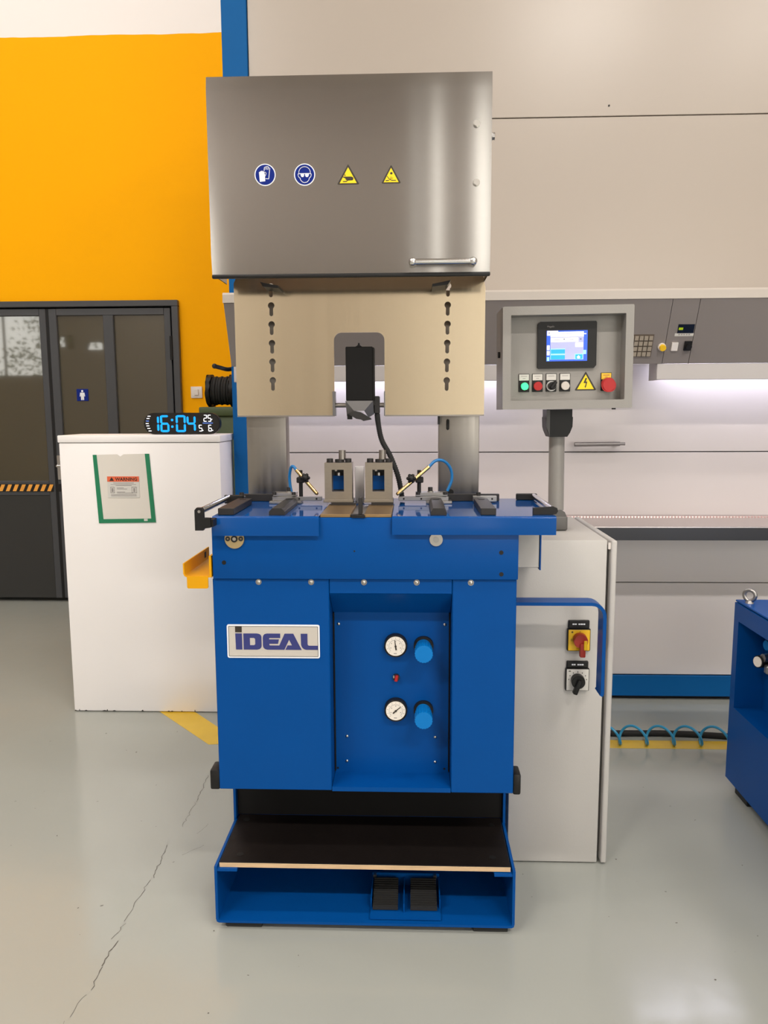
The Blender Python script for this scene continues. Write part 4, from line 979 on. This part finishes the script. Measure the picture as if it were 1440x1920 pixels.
b = B(PO); q = [S(*p) for p in [(965, 860), (1010, 815), (1055, 860), (1040, 860), (1040, 885), (985, 885), (985, 860)]]; b.prism(q, 'y', YP-.0112, YP-.0100); b.build('screen_home_icon', SCR_W, ts)
text('screen_lettering', 'Magelis', .0072, .4435, 1.5855, YP-.0103, PRINTG, ts, PO)
# push buttons in black holders with legend plates
def holder(x, legend, lines=2):
    xc = x; h_ = B(PO).box(xc-.0155, xc+.0155, YP-.003, YP, 1.4035, 1.4555, .001, 1).build('button_holder', BLACK, cp)
    B(PO).box(xc-.0140, xc+.0140, YP-.0038, YP-.003, 1.4365, 1.4540).build('legend', legend, h_)
    b = B(PO)
    for k in range(lines):
        w_ = (.009, .004)[k]; b.box(xc-w_, xc+w_, YP-.0041, YP-.0038, 1.4475-.006*k, 1.4490-.006*k)
    b.build('print', PRINTG if legend is PAPER else REDD, h_)
    return h_
def rb(h_, x, z, r, m, t=.010, ring=DARKSTEEL):
    B(PO).cyl((x, YP-.003, z), (x, YP-.007, z), r*1.16, 26).build('bezel', ring, h_)
    return B(PO).cyl((x, YP-.007, z), (x, YP-.007-t, z), r, 26, bev=.001).build('button', m, h_)
z = 1.4195
rb(holder(.380, PAPER), .381, z, .0105, GLOWG)
rb(holder(.4190, PAPER), .4190, z, .0125, REDP)
hh = holder(.4585, PAPER, 1)
B(PO).cyl((.4585, YP-.003, z), (.4585, YP-.008, z), .0145, 26).build('bezel', STEEL, hh)
b = B(PO).cyl((.460, YP-.008, z), (.460, YP-.020, z), .0115, 24, bev=.001).box(.4555, .4645, YP-.028, YP-.016, 1.410, 1.435, .002, 1).rot('Y', rad(38), (.460, YP, z)); b.build('selector_knob', BLACK, hh)
rb(holder(.4980, PAPER, 1), .4980, z, .0120, LENSW, .006)
hh = holder(.6165, YELP, 2)
B(PO).cyl((.6175, YP-.003, z), (.6175, YP-.02, z), .012, 20).build('stem', REDD, hh)
B(PO).cyl((.6175, YP-.02, z), (.6175, YP-.034, z), .0205, 32, r2=.0205, bev=.003).build('emergency_stop', REDP, hh, label='red mushroom emergency stop')
es = tri_sign(.5275, .5885, 1.4055, 1.4585, 'voltage_sign', 'yellow triangle sign with a black lightning bolt', y=YP-.0007, parent=cp, O=PO)
def G5(px, py): return (.5275+(px-800)*(.061/285), 1.4055-(py-305)*(.053/250))
b = B(PO)
for q in [[(940, 138), (960, 138), (945, 185), (965, 187), (950, 245), (938, 245), (946, 206), (914, 205)], [(930, 245), (955, 240), (938, 275)]]:
    b.prism([G5(*p) for p in q], 'y', YP-.0017, YP-.0011)
b.build('lightning_bolt', SIGNK, es)
cp.rotation_euler = (0, rad(-.6), 0)

# ================================================================== BLUE MACHINE AT THE RIGHT EDGE
rm = thing('blue_side_machine', (1.55, .3, 0), 'low blue machine with a lifting eye, cut off by the right picture edge', 'machine')
RM = (1.55, .3, 0)
X = 1.178; ya, yb, z0, z1 = -.45, .765, .040, .682; ry0, ry1, rz0, rz1 = -.30, .728, .312, .622
b = B(RM)
def bx(*a): b.box(*a)
b.box(X, X+.006, ya, ry0, z0, z1).box(X, X+.006, ry1, yb, z0, z1).box(X, X+.006, ry0, ry1, z0, rz0).box(X, X+.006, ry0, ry1, rz1, z1)
b.box(X+.006, 1.95, ya, ya+.006, z0, z1).box(X+.006, 1.95, yb-.006, yb, z0, z1).box(1.944, 1.95, ya+.006, yb-.006, z0, z1).box(X+.006, 1.944, ya+.006, yb-.006, z0, z0+.006)
b.build('body', BLUE, rm)
B(RM).box(X+.095, X+.101, ry0, ry1, rz0, rz1).box(X+.006, X+.095, ry0-.006, ry0, rz0, rz1).box(X+.006, X+.095, ry1, ry1+.006, rz0, rz1).box(X+.006, X+.095, ry0, ry1, rz0-.006, rz0).box(X+.006, X+.095, ry0, ry1, rz1, rz1+.006).build('recess', BLUE, rm)
B(RM).box(X+.004, 1.955, ya-.005, yb+.006, .6835, .690, .002, 1).build('lid', BLUE, rm)
e = B(RM); c = Vector((1.2075, .72, .717))
e.tube([(c.x+.0185*math.cos(t)*.72, c.y-.0185*math.cos(t)*.69, c.z+.0185*math.sin(t)) for t in [6.2832*k/28 for k in range(29)]], .0065, 12, cap=False)
e.cyl((c.x, c.y, .690), (c.x, c.y, .700), .014, 20, r2=.010)
e.build('lifting_eye', STEEL, rm, label='round steel lifting eye')
for (x, y) in ((1.195, .62), (1.195, -.40), (1.88, .62), (1.88, -.40)):
    B(RM).box(x, x+.05, y, y+.10, .0, .040, .002, 1).build('foot', BLACK, rm)
g = B(RM).cyl((1.272, .665, .506), (1.212, .641, .508), .021, 24, bev=.002).build('pressure_gauge', BLACK, rm, label='small gauge facing left with white dial')
B(RM).cyl((1.2119, .6409, .508), (1.2095, .640, .5081), .0175, 24).build('dial', DIALW, g)
B(RM).cyl((1.272, .640, .525), (1.222, .628, .525), .014, 20).box(1.225, 1.272, .60, .625, .475, .505, .004, 1).build('regulator', STEEL, rm)
B(RM).cyl((1.272, .655, .562), (1.24, .650, .562), .017, 20).build('regulator_knob', KNOBB, rm)

# ------------------------------------------------------------------ hose and cable on the floor behind
hp = []
x = .70; n = 26
while x < 1.32:
    a = (x-.948)/.108*2*math.pi
    hp.append((x, 1.105+.030*math.cos(a+math.pi/2*0)-.0, .044+.036*math.cos(a))); x += .108/n
hp2 = []
for k, p in enumerate(hp):
    a = (p[0]-.948)/.108*2*math.pi
    hp2.append((p[0]+.0145*math.sin(a), 1.105-.030*math.sin(a), .0435+.037*math.cos(a)))
b = B().tube(hp2, .0052, 10)
tag(b.build('coiled_air_hose', HOSEL), 'light blue coiled air hose lying on the floor by the yellow line', 'hose')
b = B().tube(catmull([(.66, 1.19, .0125), (.9, 1.192, .0125), (1.1, 1.196, .0125), (1.3, 1.18, .0125), (1.7, 1.12, .0125)], 10), .0122, 14)
tag(b.build('floor_cable', RUBBER), 'thick black cable on the floor behind the coiled hose', 'cable')

# ------------------------------------------------------------------ ceiling lights (outside the frame) and a tree outside
for (x, y) in FIX:
    t = thing('ceiling_light', (x, y, CEIL-.02), 'long white ceiling light overhead, outside the picture', 'lamp', 'ceiling lights')
    o_ = (x, y, CEIL-.02)
    B(o_).box(x-.64, x+.64, y-.16, y+.16, CEIL-.07, CEIL, .004, 1).build('housing', CEILM, t)
    B(o_).box(x-.60, x+.60, y-.13, y+.13, CEIL-.085, CEIL-.0705).build('diffuser', TUBEW, t)
tt = thing('tree', (-7.6, -9.0, 0), 'leafy green tree outside the far window, seen mirrored in the door glass', 'tree')
TO = (-7.6, -9.0, 0)
B(TO).tube([(-7.3, -8.2, 0), (-7.35, -8.2, 1.5), (-7.5, -8.25, 3), (-7.7, -8.3, 4.5)], .09, 10).tube([(-7.4, -8.2, 2), (-7.0, -8.1, 2.8), (-6.7, -8.1, 3.6)], .04, 8).build('trunk', BARK, tt)
b = B(TO); random.seed(3)
for k in range(900):
    cx_, cz_, cr_ = random.choice([(-8.1, 3.0, .7), (-7.0, 3.2, .6), (-7.7, 3.8, .8), (-8.6, 2.4, .5), (-6.9, 2.3, .4)])
    v = Vector((random.gauss(0, 1), random.gauss(0, 1), random.gauss(0, 1))).normalized()*cr_*random.random()**.4
    p = Vector((cx_, -8.3, cz_))+v; a = Vector((random.uniform(-1, 1), random.uniform(-1, 1), random.uniform(-1, 1))).normalized(); c = a.orthogonal().normalized()
    s_ = .055; b.bm.faces.new([b._v(p-a*s_), b._v(p+c*s_*.6), b._v(p+a*s_), b._v(p-c*s_*.6)])
b.build('foliage', LEAF, tt)['kind'] = 'stuff'
